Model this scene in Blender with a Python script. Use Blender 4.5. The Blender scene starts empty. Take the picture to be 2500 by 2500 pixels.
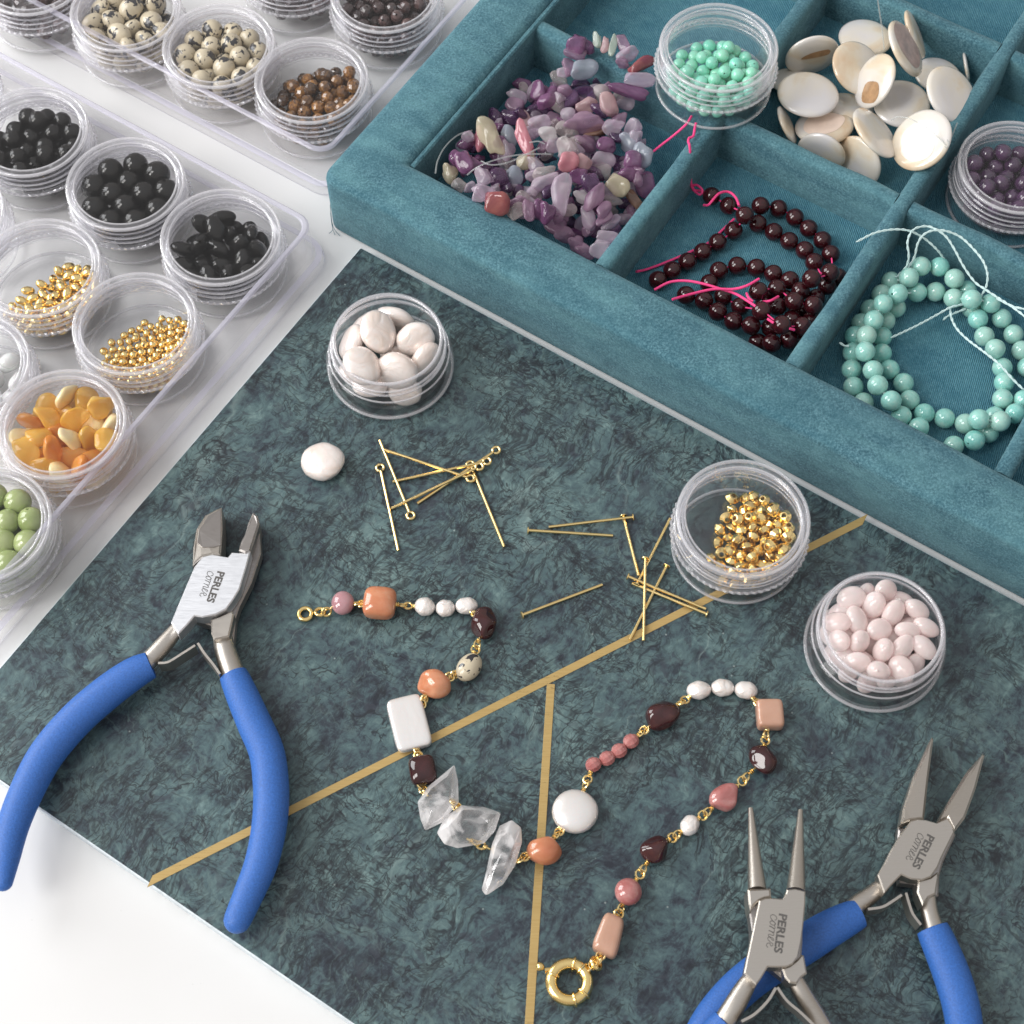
import bpy, bmesh, math, random
import numpy as np
from mathutils import Vector, Matrix, Quaternion, noise as mnoise
random.seed(7); RNG = np.random.default_rng(7)
SC = bpy.context.scene
COL = SC.collection
R = math.radians
MM = 0.001
# ------------------------------------------------------------------ camera (true size: 1 unit = 1 m, numbers below in mm)
FPX = 4000.0; ELEV = R(62); DIST = 470.0
BK = np.array((0, -math.cos(ELEV), math.sin(ELEV)))     # towards the camera
UP = np.array((0, math.sin(ELEV), math.cos(ELEV)))
RT = np.array((1.0, 0, 0))
CAMP = BK * DIST
cd = bpy.data.cameras.new('camera'); cam = bpy.data.objects.new('camera', cd); COL.objects.link(cam)
cam.location = Vector(CAMP * MM); cam.rotation_euler = (R(90) - ELEV, 0, 0)
cd.sensor_width = 36; cd.lens = FPX / 2500 * 36; cd.clip_start = 0.02; cd.clip_end = 20
cd.dof.use_dof = True; cd.dof.focus_distance = DIST * MM; cd.dof.aperture_fstop = 40
SC.camera = cam
# ------------------------------------------------------------------ room light and window
W = bpy.data.worlds.new("World"); SC.world = W; W.use_nodes = True
wn = W.node_tree; wn.nodes.clear()
wo = wn.nodes.new('ShaderNodeOutputWorld'); wb = wn.nodes.new('ShaderNodeBackground')
wt = wn.nodes.new('ShaderNodeTexCoord'); wsx = wn.nodes.new('ShaderNodeSeparateXYZ')
wr = wn.nodes.new('ShaderNodeValToRGB'); wr.color_ramp.elements[0].position = 0.0; wr.color_ramp.elements[1].position = 1.0
wr.color_ramp.elements[0].color = (0.50, 0.46, 0.42, 1); wr.color_ramp.elements[1].color = (0.80, 0.81, 0.84, 1)
e = wr.color_ramp.elements.new(0.45); e.color = (0.55, 0.51, 0.47, 1)
wn.links.new(wt.outputs['Generated'], wsx.inputs[0]); wn.links.new(wsx.outputs['Z'], wr.inputs[0])
wn.links.new(wr.outputs[0], wb.inputs[0]); wb.inputs[1].default_value = 0.74
wn.links.new(wb.outputs[0], wo.inputs[0])
LDIR = Vector((-0.76, -0.30, 0.66)).normalized()
def area(name, off_up, w, h, power, col, d=3.0):
    l = bpy.data.lights.new(name, 'AREA'); l.shape = 'RECTANGLE'; l.size = w; l.size_y = h; l.energy = power; l.color = col
    o = bpy.data.objects.new(name, l); COL.objects.link(o)
    q = (-LDIR).to_track_quat('-Z', 'Y') if False else LDIR.to_track_quat('Z', 'Y')
    o.rotation_mode = 'QUATERNION'; o.rotation_quaternion = q
    o.location = LDIR * d + q @ Vector((0, off_up, 0))
    return o
area('window_pane_light', 0.64, 0.95, 1.10, 31, (1.0, 0.985, 0.96))
area('window_pane_light', -0.64, 0.95, 1.10, 31, (1.0, 0.985, 0.96))
l2 = bpy.data.lights.new('added_fill_light', 'AREA'); l2.shape = 'RECTANGLE'; l2.size = 0.5; l2.size_y = 0.6; l2.energy = 5.6; l2.color = (0.97, 0.985, 1.0)  # added fill lamp that brightens the upper left; no real window stands here
o2 = bpy.data.objects.new('added_fill_light', l2); COL.objects.link(o2); o2.location = (-0.76, 0.34, 0.42); o2.rotation_mode = 'QUATERNION'
o2.rotation_quaternion = (Vector(o2.location) - Vector((-0.08, 0.08, 0))).to_track_quat('Z', 'Y')
SC.view_settings.view_transform = 'Standard'; SC.view_settings.look = 'None'; SC.view_settings.gamma = 1
SC.view_settings.exposure = 0.22
cy = SC.cycles
cy.max_bounces = 10; cy.diffuse_bounces = 4; cy.glossy_bounces = 4; cy.transmission_bounces = 8
cy.transparent_max_bounces = 40; cy.caustics_reflective = False; cy.caustics_refractive = False
cy.sample_clamp_indirect = 6
# ------------------------------------------------------------------ geometry of the picture: pixel of the 2500 px photo -> mm on the plane z = h
def at(px, py, h=0.0):
    d = (px - 1250) * RT - (py - 1250) * UP - FPX * BK
    t = (h - CAMP[2]) / d[2]
    return CAMP + d * t
def pxmm(p):
    return FPX / float(np.dot(CAMP - np.asarray(p), BK))
CA, SA = math.cos(R(33)), math.sin(R(33))
def fr(a, b, z=0.0):       # table frame (board, tray and boxes are square to it)
    return np.array((a * CA + b * SA, -a * SA + b * CA, z))
def ab(p): return (p[0] * CA - p[1] * SA, p[0] * SA + p[1] * CA)
def C1(x, y): return (x / 2.1467, y / 2.1467)
def C2(x, y): return (x / 2.1467, 800 + y / 2.1467)
def C3(x, y): return (x / 2.1467, 1600 + y / 2.1467)
def N1(x, y): return (800 + x / 2.1467, 800 + y / 2.1467)
def N2(x, y): return (800 + x / 2.1467, 1600 + y / 2.1467)
def N3(x, y): return (1600 + x / 2.1467, 1600 + y / 2.1467)
def CS(x, y): return (1600 + x / 2.1467, y / 2.1467)
def CG(x, y): return (1500 + x / 2.972, 250 + y / 2.972)
def CZ(x, y): return (2000 + x / 2.972, 500 + y / 2.972)
def CC(x, y): return (1050 + x / 3.22, 50 + y / 3.22)
# ------------------------------------------------------------------ objects
def tag(o, label=None, cat=None, group=None, kind=None):
    if label: o['label'] = label
    if cat: o['category'] = cat
    if group: o['group'] = group
    if kind: o['kind'] = kind
    return o
def thing(name, label, cat, loc=(0, 0, 0), group=None, kind=None):
    o = bpy.data.objects.new(name, None); COL.objects.link(o)
    o.empty_display_size = 0.005
    o.location = Vector(loc) * MM
    return tag(o, label, cat, group, kind)
def org(parent):
    v = Vector((0, 0, 0)); p = parent
    while p is not None:
        v += p.location; p = p.parent
    return v
def mesh(name, V, F, mats, smooth=True, auto=None, fm=None):
    m = bpy.data.meshes.new(name)
    m.from_pydata([tuple(float(c) for c in v) for v in V], [], [tuple(f) for f in F])
    if not isinstance(mats, (list, tuple)): mats = [mats]
    for x in mats: m.materials.append(x)
    if fm is not None: m.polygons.foreach_set('material_index', fm)
    m.polygons.foreach_set('use_smooth', [smooth] * len(m.polygons))
    m.update()
    if auto is not None and smooth:
        try: m.set_sharp_from_angle(angle=R(auto))
        except Exception: pass
    return m
def part(name, V, F, mat, parent=None, smooth=True, auto=40, label=None, base=None, fm=None):
    """V in world mm; the object sits at its parent's origin (or at base when top-level)."""
    V = np.asarray(V, float)
    if parent is not None: o0 = np.array(org(parent))
    else: o0 = np.array(base if base is not None else (V[:, 0].mean(), V[:, 1].mean(), V[:, 2].min())) * MM
    me = mesh(name, V * MM - o0, F, mat, smooth, auto, fm)
    o = bpy.data.objects.new(name, me); COL.objects.link(o)
    if parent is not None: o.parent = parent
    else: o.location = Vector(o0)
    if label: o['label'] = label
    return o
def inst(name, me, loc, rot=None, scale=(1, 1, 1), parent=None):
    """shared mesh (built in mm * MM), placed at loc (mm, world)"""
    o = bpy.data.objects.new(name, me); COL.objects.link(o)
    L = Vector(loc) * MM
    if parent is not None: L = L - org(parent); o.parent = parent
    M = Matrix.LocRotScale(L, rot if rot is not None else Quaternion(), Vector(scale))
    o.matrix_basis = M
    return o
def merge(parts):
    V = []; F = []; k = 0
    for v, f in parts:
        V.append(np.asarray(v, float)); F += [tuple(i + k for i in q) for q in f]; k += len(v)
    return np.vstack(V), F
def lathe(prof, n=48, knurl=None):
    V = []; F = []
    for i, (r, z) in enumerate(prof):
        for k in range(n):
            t = 2 * math.pi * k / n
            rr = r
            if knurl and i in knurl: rr = r * (1 + (0.012 if k % 2 else -0.012))
            V.append((rr * math.cos(t), rr * math.sin(t), z))
    for i in range(len(prof) - 1):
        for k in range(n):
            F.append((i * n + k, i * n + (k + 1) % n, (i + 1) * n + (k + 1) % n, (i + 1) * n + k))
    if prof[0][0] < 1e-6 or prof[-1][0] < 1e-6: pass
    return np.array(V), F
def catmull(P, step=0.6, closed=False):
    P = [np.asarray(p, float) for p in P]
    out = []
    n = len(P)
    rngs = range(n if closed else n - 1)
    for i in rngs:
        p0 = P[(i - 1) % n] if closed or i > 0 else 2 * P[0] - P[1]
        p1 = P[i]; p2 = P[(i + 1) % n]
        p3 = P[(i + 2) % n] if closed or i + 2 < n else 2 * P[-1] - P[-2]
        m = max(2, int(np.linalg.norm(p2[:3] - p1[:3]) / step))
        for j in range(m):
            t = j / m
            out.append(0.5 * ((2 * p1) + (-p0 + p2) * t + (2 * p0 - 5 * p1 + 4 * p2 - p3) * t * t + (-p0 + 3 * p1 - 3 * p2 + p3) * t ** 3))
    if not closed: out.append(P[-1])
    return out
def tube(P, rad, n=8, closed=False, ez=1.0, cap=True, up=None):
    """P list of 3D points, rad scalar or list"""
    P = [np.asarray(p, float)[:3] for p in P]; m = len(P)
    if np.isscalar(rad): rad = [rad] * m
    V = []; F = []
    nrm = None
    for i in range(m):
        a = P[(i - 1) % m] if (closed or i > 0) else P[0]
        b = P[(i + 1) % m] if (closed or i < m - 1) else P[-1]
        t = b - a; t = t / (np.linalg.norm(t) + 1e-12)
        if up is not None:
            s = np.cross(up, t); s /= np.linalg.norm(s) + 1e-12
            nrm = np.cross(t, s)
        else:
            if nrm is None:
                h = np.array((0, 0, 1.0)) if abs(t[2]) < 0.9 else np.array((1.0, 0, 0))
                nrm = h - t * h.dot(t)
            nrm = nrm - t * nrm.dot(t); nrm /= np.linalg.norm(nrm) + 1e-12
            s = np.cross(t, nrm)
        for k in range(n):
            q = 2 * math.pi * k / n
            V.append(P[i] + rad[i] * (math.cos(q) * s + ez * math.sin(q) * nrm))
    for i in range(m if closed else m - 1):
        for k in range(n):
            j = (i + 1) % m
            F.append((i * n + k, i * n + (k + 1) % n, j * n + (k + 1) % n, j * n + k))
    if cap and not closed:
        F.append(tuple(range(n - 1, -1, -1))); F.append(tuple((m - 1) * n + k for k in range(n)))
    return np.array(V), F
def torus(c, ax, r, t, n=20, k=6):
    ax = np.asarray(ax, float); ax /= np.linalg.norm(ax)
    h = np.array((0, 0, 1.0)) if abs(ax[2]) < 0.9 else np.array((1.0, 0, 0))
    u = np.cross(ax, h); u /= np.linalg.norm(u); w = np.cross(ax, u)
    P = [np.asarray(c) + r * (math.cos(2 * math.pi * i / n) * u + math.sin(2 * math.pi * i / n) * w) for i in range(n)]
    return tube(P, t, k, closed=True)
def rrect(a0, b0, a1, b1, rad, n=6):
    pts = []
    rad = max(rad, 0.01)
    for (cx, cy, q) in ((a1 - rad, b1 - rad, 0), (a0 + rad, b1 - rad, 90), (a0 + rad, b0 + rad, 180), (a1 - rad, b0 + rad, 270)):
        for i in range(n + 1):
            t = R(q + 90 * i / n); pts.append((cx + rad * math.cos(t), cy + rad * math.sin(t)))
    return pts
def loft(loops, closed_u=True, cap0=False, cap1=False):
    n = len(loops[0]); V = [p for l in loops for p in l]; F = []
    for i in range(len(loops) - 1):
        for k in range(n):
            F.append((i * n + k, i * n + (k + 1) % n, (i + 1) * n + (k + 1) % n, (i + 1) * n + k))
    if cap0: F.append(tuple(range(n - 1, -1, -1)))
    if cap1: F.append(tuple((len(loops) - 1) * n + k for k in range(n)))
    return np.array(V, float), F
def plate(top, thick, ch=0.35):
    """outline of 3D points (top face, any order) -> chamfered slab"""
    T = np.asarray(top, float); n = len(T)
    A = sum(T[i][0] * T[(i + 1) % n][1] - T[(i + 1) % n][0] * T[i][1] for i in range(n))
    if A < 0: T = T[::-1]
    def inset(P, d):
        out = []
        for i in range(n):
            a = P[i - 1]; b = P[i]; c = P[(i + 1) % n]
            u = (b - a)[:2]; v = (c - b)[:2]; u /= np.linalg.norm(u) + 1e-9; v /= np.linalg.norm(v) + 1e-9
            nu = np.array((-u[1], u[0])); nv = np.array((-v[1], v[0])); m = nu + nv
            m /= max(np.linalg.norm(m), 1e-6); k = d / max(0.45, m.dot(nu))
            q = b.copy(); q[:2] += m * k; out.append(q)
        return out
    th = thick if hasattr(thick, '__len__') else [thick] * n
    if A < 0 and hasattr(thick, '__len__'): th = list(thick)[::-1]
    I = inset(T, ch)
    L0 = [T[i] - np.array((0, 0, th[i] - ch)) for i in range(n)]
    L1 = [T[i] - np.array((0, 0, ch)) for i in range(n)]
    B = [I[i] - np.array((0, 0, th[i])) for i in range(n)]
    return loft([B, L0, L1, I], cap0=True, cap1=True)
def sphere_bead(hole=0.16, n=24, m=12, ez=1.0, shape=1.0):
    """unit bead, axis z, with a drilled hole; semi-axis 1 (x,y) and ez (z)"""
    a0 = math.asin(hole); prof = []
    for i in range(m + 1):
        t = -math.pi / 2 + a0 + (math.pi - 2 * a0) * i / m
        prof.append((math.cos(t) ** shape if shape != 1 else math.cos(t), ez * math.sin(t)))
    z = prof[-1][1]
    prof.append((hole * 0.9, z * 0.9)); prof.append((hole * 0.9, -z * 0.9)); prof.append(prof[0])
    return lathe(prof, n)
def bead_mesh(name, mat, hole=0.16, n=24, m=12, ez=1.0, r=1.0, shape=1.0):
    V, F = sphere_bead(hole, n, m, ez, shape)
    return mesh(name, V * r * MM, F, mat, True, 50)
def ico(sub):
    bm = bmesh.new(); bmesh.ops.create_icosphere(bm, subdivisions=sub, radius=1.0)
    V = np.array([v.co[:] for v in bm.verts]); F = [tuple(v.index for v in f.verts) for f in bm.faces]
    bm.free(); return V, F
def stone(seed, cuts=7, depth=0.72, rough=0.12, sub=3, smooth=2, full=None):
    """tumbled pebble: unit sphere flattened by random cuts and smoothed"""
    rg = np.random.default_rng(seed); V, F = ico(sub)
    if full: V = np.sign(V) * np.abs(V) ** full
    for _ in range(cuts):
        n = rg.normal(size=3); n /= np.linalg.norm(n); d = depth + rg.uniform(-.08, .16)
        s = V @ n; V = V - np.outer(np.maximum(s - d, 0), n)
    off = rg.uniform(0, 50, 3)
    V = V * np.array([1 + rough * mnoise.noise(Vector(v * 1.1 + off)) for v in V])[:, None]
    adj = [set() for _ in V]
    for f in F:
        for i in range(len(f)): adj[f[i]].add(f[i - 1]); adj[f[i - 1]].add(f[i])
    for _ in range(smooth):
        V = np.array([0.5 * V[i] + 0.5 * V[list(adj[i])].mean(0) for i in range(len(V))])
    ext = np.abs(V).max(0); return V / ext, F
# ------------------------------------------------------------------ materials
def mat(name):
    m = bpy.data.materials.new(name); m.use_nodes = True
    nt = m.node_tree; nt.nodes.clear()
    out = nt.nodes.new('ShaderNodeOutputMaterial'); return m, nt, out
def N(nt, t, **k):
    n = nt.nodes.new(t)
    for a, b in k.items():
        if a.startswith('i_'): n.inputs[a[2:].replace('_', ' ')].default_value = b
        else: setattr(n, a, b)
    return n
def ramp(nt, fac, stops):
    r = nt.nodes.new('ShaderNodeValToRGB'); els = r.color_ramp.elements
    while len(els) > 1: els.remove(els[-1])
    els[0].position = stops[0][0]; els[0].color = tuple(stops[0][1]) + (1,) if len(stops[0][1]) == 3 else stops[0][1]
    for p, c in stops[1:]:
        x = els.new(p); x.color = tuple(c) + (1,) if len(c) == 3 else c
    nt.links.new(fac, r.inputs[0]); return r.outputs[0]
def g3(v): return (v, v, v)
def coords(nt, scale=1000.0, rand=False, rot=(0, 0, 0), sc=(1, 1, 1)):
    tc = nt.nodes.new('ShaderNodeTexCoord'); mp = nt.nodes.new('ShaderNodeMapping')
    mp.inputs['Scale'].default_value = tuple(scale * s for s in sc); mp.inputs['Rotation'].default_value = rot
    nt.links.new(tc.outputs['Object'], mp.inputs[0])
    if rand:
        mp.inputs['Scale'].default_value = tuple(scale * 3.5 * s for s in sc)
        oi = nt.nodes.new('ShaderNodeObjectInfo'); mu = N(nt, 'ShaderNodeMath', operation='MULTIPLY'); mu.inputs[1].default_value = 90
        nt.links.new(oi.outputs['Random'], mu.inputs[0]); nt.links.new(mu.outputs[0], mp.inputs['Location'])
    return mp.outputs[0]
def noise_(nt, co, scale, detail=3, rough=0.55, dist=0.0):
    n = N(nt, 'ShaderNodeTexNoise'); n.inputs['Scale'].default_value = scale; n.inputs['Detail'].default_value = detail
    n.inputs['Roughness'].default_value = rough; n.inputs['Distortion'].default_value = dist
    if co is not None: nt.links.new(co, n.inputs['Vector'])
    return n.outputs[0]
def mixc(nt, fac, a, b, mode='MIX'):
    m = N(nt, 'ShaderNodeMix', data_type='RGBA', blend_type=mode)
    for sock, v in ((m.inputs[0], fac), (m.inputs[6], a), (m.inputs[7], b)):
        if isinstance(v, (int, float)): sock.default_value = v
        elif isinstance(v, tuple): sock.default_value = v + (1,) if len(v) == 3 else v
        else: nt.links.new(v, sock)
    return m.outputs[2]
def bsdf(nt, out=None, **k):
    p = nt.nodes.new('ShaderNodeBsdfPrincipled')
    for a, v in k.items():
        s = p.inputs[a]
        if hasattr(v, 'is_linked') or hasattr(v, 'links'): nt.links.new(v, s)
        else: s.default_value = v + (1,) if isinstance(v, tuple) and len(v) == 3 and s.type == 'RGBA' else v
    if out is not None: nt.links.new(p.outputs[0], out.inputs[0])
    return p
def bump(nt, p, h, dist, strength=1.0):
    b = nt.nodes.new('ShaderNodeBump'); b.inputs['Distance'].default_value = dist; b.inputs['Strength'].default_value = strength
    nt.links.new(h, b.inputs['Height']); nt.links.new(b.outputs[0], p.inputs['Normal']); return b
def math_(nt, op, a, b=None):
    m = N(nt, 'ShaderNodeMath', operation=op)
    for s, v in ((m.inputs[0], a), (m.inputs[1], b)):
        if v is None: continue
        if isinstance(v, (int, float)): s.default_value = v
        else: nt.links.new(v, s)
    return m.outputs[0]
def rand(nt): return nt.nodes.new('ShaderNodeObjectInfo').outputs['Random']

def m_desk():
    m, nt, o = mat('white_desk'); co = coords(nt)
    c = ramp(nt, noise_(nt, co, 0.02, 3), [(0.3, (0.695, 0.69, 0.685)), (0.7, (0.72, 0.72, 0.718))])
    sp = noise_(nt, co, 0.9, 2)
    c = mixc(nt, ramp(nt, sp, [(0.765, g3(0)), (0.78, g3(0.6))]), c, (0.45, 0.43, 0.41))
    p = bsdf(nt, o, **{'Base Color': c, 'Roughness': 0.42})
    bump(nt, p, noise_(nt, co, 0.35, 2), 0.00005, 0.3); return m
def m_marble():
    m, nt, o = mat('green_marble'); co = coords(nt)
    def warp(vec, sc, amt, det=3):
        w = N(nt, 'ShaderNodeTexNoise'); w.inputs['Scale'].default_value = sc; w.inputs['Detail'].default_value = det; nt.links.new(vec, w.inputs['Vector'])
        sb = N(nt, 'ShaderNodeVectorMath', operation='SUBTRACT'); sb.inputs[1].default_value = (.5, .5, .5); nt.links.new(w.outputs[1], sb.inputs[0])
        vm = N(nt, 'ShaderNodeVectorMath', operation='SCALE'); vm.inputs['Scale'].default_value = amt; nt.links.new(sb.outputs[0], vm.inputs[0])
        va = N(nt, 'ShaderNodeVectorMath', operation='ADD'); nt.links.new(vec, va.inputs[0]); nt.links.new(vm.outputs[0], va.inputs[1]); return va.outputs[0]
    def rotd(vec, ang, sx, sy):
        mp = nt.nodes.new('ShaderNodeMapping'); mp.inputs['Rotation'].default_value = (0, 0, R(ang)); nt.links.new(vec, mp.inputs[0])
        m2 = nt.nodes.new('ShaderNodeMapping'); m2.inputs['Scale'].default_value = (sx, sy, 1); nt.links.new(mp.outputs[0], m2.inputs[0]); return m2.outputs[0]
    cw = warp(co, 0.06, 14, 3); cf = warp(warp(co, 0.05, 10, 2), 0.22, 3.0, 2)
    big = noise_(nt, cw, 0.028, 3, 0.55); mid = noise_(nt, cw, 0.10, 5, 0.6, 0.4); mot = noise_(nt, cf, 0.33, 5, 0.7, 0.8); fine = noise_(nt, cf, 1.1, 4, 0.7)
    s1 = noise_(nt, rotd(cw, -52, 0.16, 1), 0.45, 6, 0.7, 0.4); s2 = noise_(nt, rotd(cw, 28, 0.2, 1), 0.40, 6, 0.7, 0.4)
    s = math_(nt, 'MULTIPLY', big, 0.75)
    for n_, w_ in ((mid, 0.95), (mot, 0.75), (fine, 0.35), (s1, 0.8), (s2, 0.4)): s = math_(nt, 'ADD', s, math_(nt, 'MULTIPLY', n_, w_))
    s = math_(nt, 'DIVIDE', s, 4.0)
    c = ramp(nt, s, [(0.41, (0.015, 0.019, 0.029)), (0.45, (0.030, 0.042, 0.055)), (0.477, (0.050, 0.081, 0.094)), (0.515, (0.070, 0.118, 0.126)), (0.555, (0.110, 0.176, 0.178)), (0.61, (0.18, 0.265, 0.26))])
    # round dark blotches with soft rims
    bl = noise_(nt, cf, 0.16, 3, 0.5, 1.6); c = mixc(nt, ramp(nt, bl, [(0.60, g3(0)), (0.64, g3(0.55))]), c, (0.036, 0.042, 0.056))
    # pale veins: a few long ones, many faint
    def vein(vec, sc, lvl, w, amt, col, mk=0.03, m0=.5, det=4):
        nonlocal c
        r1 = math_(nt, 'ABSOLUTE', math_(nt, 'SUBTRACT', noise_(nt, vec, sc, det, 0.5, 0.25), lvl))
        k = math_(nt, 'MULTIPLY', ramp(nt, r1, [(0.0, g3(amt)), (w * .35, g3(amt * .5)), (w, g3(0))]), ramp(nt, noise_(nt, co, mk, 2), [(m0 - .05, g3(0)), (m0 + .07, g3(1))]))
        c = mixc(nt, k, c, col)
    vein(rotd(cw, -62, .3, 1), 0.020, 0.5, 0.005, 0.5, (0.22, 0.30, 0.29), 0.03, .50, 2); vein(rotd(cw, 62, .3, 1), 0.03, 0.47, 0.014, 0.22, (0.15, 0.22, 0.21), 0.04, .52, 3)
    vein(rotd(cw, 60, .35, 1), 0.06, 0.52, 0.004, 0.28, (0.18, 0.25, 0.25), 0.05, .52, 3)
    # dark hairline cracks: zero crossings of stretched noise, in patches
    def cracks(vec, scale, w, amt, msc, m0, dist=0.5, det=4, col=(0.012, 0.015, 0.020)):
        nonlocal c
        r1 = math_(nt, 'ABSOLUTE', math_(nt, 'SUBTRACT', noise_(nt, vec, scale, det, 0.6, dist), 0.5))
        k = math_(nt, 'MULTIPLY', ramp(nt, r1, [(0.0, g3(amt)), (w * .4, g3(amt * .7)), (w, g3(0))]), ramp(nt, noise_(nt, co, msc, 3, .6), [(m0 - .03, g3(0)), (m0 + .05, g3(1))]))
        c = mixc(nt, k, c, col)
    vein(cf, 0.15, 0.5, 0.030, 0.55, (0.115, 0.175, 0.172), 0.05, .47, 4); vein(rotd(cf, 62, .3, 1), 0.16, 0.48, 0.030, 0.6, (0.12, 0.185, 0.18), 0.045, .49, 4)
    vein(rotd(cf, -55, .2, 1), 0.20, 0.52, 0.032, 0.5, (0.10, 0.155, 0.155), 0.06, .49, 4)
    cracks(rotd(cf, -52, 0.12, 1), 0.26, 0.042, 0.75, 0.06, .47, .3, 3)
    cracks(rotd(cf, -58, 0.20, 1), 0.50, 0.06, 0.5, 0.09, .52, .3, 3)
    cracks(rotd(cf, 30, 0.16, 1), 0.24, 0.036, 0.7, 0.05, .50, .3, 3)
    cracks(cf, 0.07, 0.011, 0.95, 0.05, .45, 0.6, 4)
    cracks(cf, 0.15, 0.020, 0.7, 0.06, .49, 0.8, 3)
    fl = N(nt, 'ShaderNodeTexVoronoi'); fl.inputs['Scale'].default_value = 0.13; nt.links.new(co, fl.inputs['Vector'])
    c = mixc(nt, ramp(nt, fl.outputs['Distance'], [(0.02, g3(0.6)), (0.045, g3(0))]), c, (0.34, 0.40, 0.39))
    p = bsdf(nt, o, **{'Base Color': c, 'Roughness': ramp(nt, mot, [(0.3, g3(0.32)), (0.7, g3(0.44))]), 'Specular IOR Level': 0.5})
    bump(nt, p, fine, 0.00005, 0.2); return m
def m_velvet(name='teal_velvet', weave=False, dark=1.0):
    m, nt, o = mat(name); co = coords(nt)
    f = noise_(nt, co, 1.5, 4, 0.75); g = noise_(nt, co, 0.045, 4, 0.6, 1.2); g2 = noise_(nt, co, 0.22, 3)
    T = lambda *v: tuple(dark * x * k for x, k in zip(v, (0.76, 0.86, 0.93)))
    a = ramp(nt, f, [(0.36, T(0.045, 0.108, 0.132)), (0.5, T(0.095, 0.200, 0.230)), (0.64, T(0.19, 0.33, 0.36))])
    mp3 = nt.nodes.new('ShaderNodeMapping'); mp3.inputs['Rotation'].default_value = (0, 0, R(33)); nt.links.new(co, mp3.inputs[0])
    mp4 = nt.nodes.new('ShaderNodeMapping'); mp4.inputs['Scale'].default_value = (.16, 1, 1); nt.links.new(mp3.outputs[0], mp4.inputs[0])
    g3_ = noise_(nt, mp4.outputs[0], 0.16, 3, 0.5, 0.3)
    c = mixc(nt, ramp(nt, g, [(0.42, g3(0)), (0.66, g3(0.35))]), a, T(0.19, 0.36, 0.37))
    c = mixc(nt, ramp(nt, g3_, [(0.50, g3(0)), (0.60, g3(0.22))]), c, T(0.20, 0.38, 0.38))
    c = mixc(nt, ramp(nt, g3_, [(0.38, g3(0.25)), (0.46, g3(0))]), c, T(0.045, 0.13, 0.165))
    c = mixc(nt, ramp(nt, g2, [(0.35, g3(0.30)), (0.6, g3(0))]), c, T(0.035, 0.11, 0.14))
    h = f
    if weave:
        mp = nt.nodes.new('ShaderNodeMapping'); mp.inputs['Rotation'].default_value = (0, 0, R(20)); nt.links.new(co, mp.inputs[0])
        w = N(nt, 'ShaderNodeTexWave'); w.inputs['Scale'].default_value = 0.55; w.inputs['Distortion'].default_value = 1.5; w.inputs['Detail'].default_value = 2
        w.inputs['Detail Scale'].default_value = 3
        nt.links.new(mp.outputs[0], w.inputs['Vector'])
        c = mixc(nt, math_(nt, 'MULTIPLY', w.outputs['Fac'], 0.25), c, T(0.12, 0.26, 0.32))
        c = mixc(nt, 0.3, c, T(0.02, 0.16, 0.23))
        h = w.outputs['Fac']
    p = bsdf(nt, o, **{'Base Color': c, 'Roughness': 0.92, 'Specular IOR Level': 0.12, 'Sheen Weight': 0.2, 'Sheen Roughness': 0.5, 'Sheen Tint': (0.6, 0.8, 0.85)})
    bump(nt, p, h, 0.00035, 0.8); return m
def m_clear(name='clear_plastic', tint=(1.0, 1.0, 1.0), edge=(0.93, 0.92, 0.95), body=0.003, e=0.14, rough=0.03, pwr=3.0):
    m, nt, o = mat(name)
    tr = N(nt, 'ShaderNodeBsdfTransparent'); tr.inputs[0].default_value = tint + (1,)
    gl = N(nt, 'ShaderNodeBsdfGlossy'); gl.inputs['Roughness'].default_value = rough; gl.inputs[0].default_value = (1, 1, 1, 1)
    df = N(nt, 'ShaderNodeBsdfDiffuse'); df.inputs[0].default_value = edge + (1,)
    tl = N(nt, 'ShaderNodeBsdfTranslucent'); tl.inputs[0].default_value = edge + (1,)
    ad = N(nt, 'ShaderNodeMixShader'); ad.inputs[0].default_value = 0.5; nt.links.new(df.outputs[0], ad.inputs[1]); nt.links.new(tl.outputs[0], ad.inputs[2])
    lw = N(nt, 'ShaderNodeLayerWeight'); lw.inputs[0].default_value = 0.5
    pw = math_(nt, 'POWER', lw.outputs['Facing'], pwr); k = math_(nt, 'ADD', math_(nt, 'MULTIPLY', pw, e), body)  # whitish colour at glancing angles stands in for highlights refracted in rims
    m1 = N(nt, 'ShaderNodeMixShader'); nt.links.new(k, m1.inputs[0]); nt.links.new(tr.outputs[0], m1.inputs[1]); nt.links.new(ad.outputs[0], m1.inputs[2])
    fz = math_(nt, 'ADD', math_(nt, 'MULTIPLY', math_(nt, 'POWER', lw.outputs['Facing'], 5.0), 0.65), 0.018)
    m2 = N(nt, 'ShaderNodeMixShader'); nt.links.new(fz, m2.inputs[0]); nt.links.new(m1.outputs[0], m2.inputs[1]); nt.links.new(gl.outputs[0], m2.inputs[2])
    nt.links.new(m2.outputs[0], o.inputs[0]); return m
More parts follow.
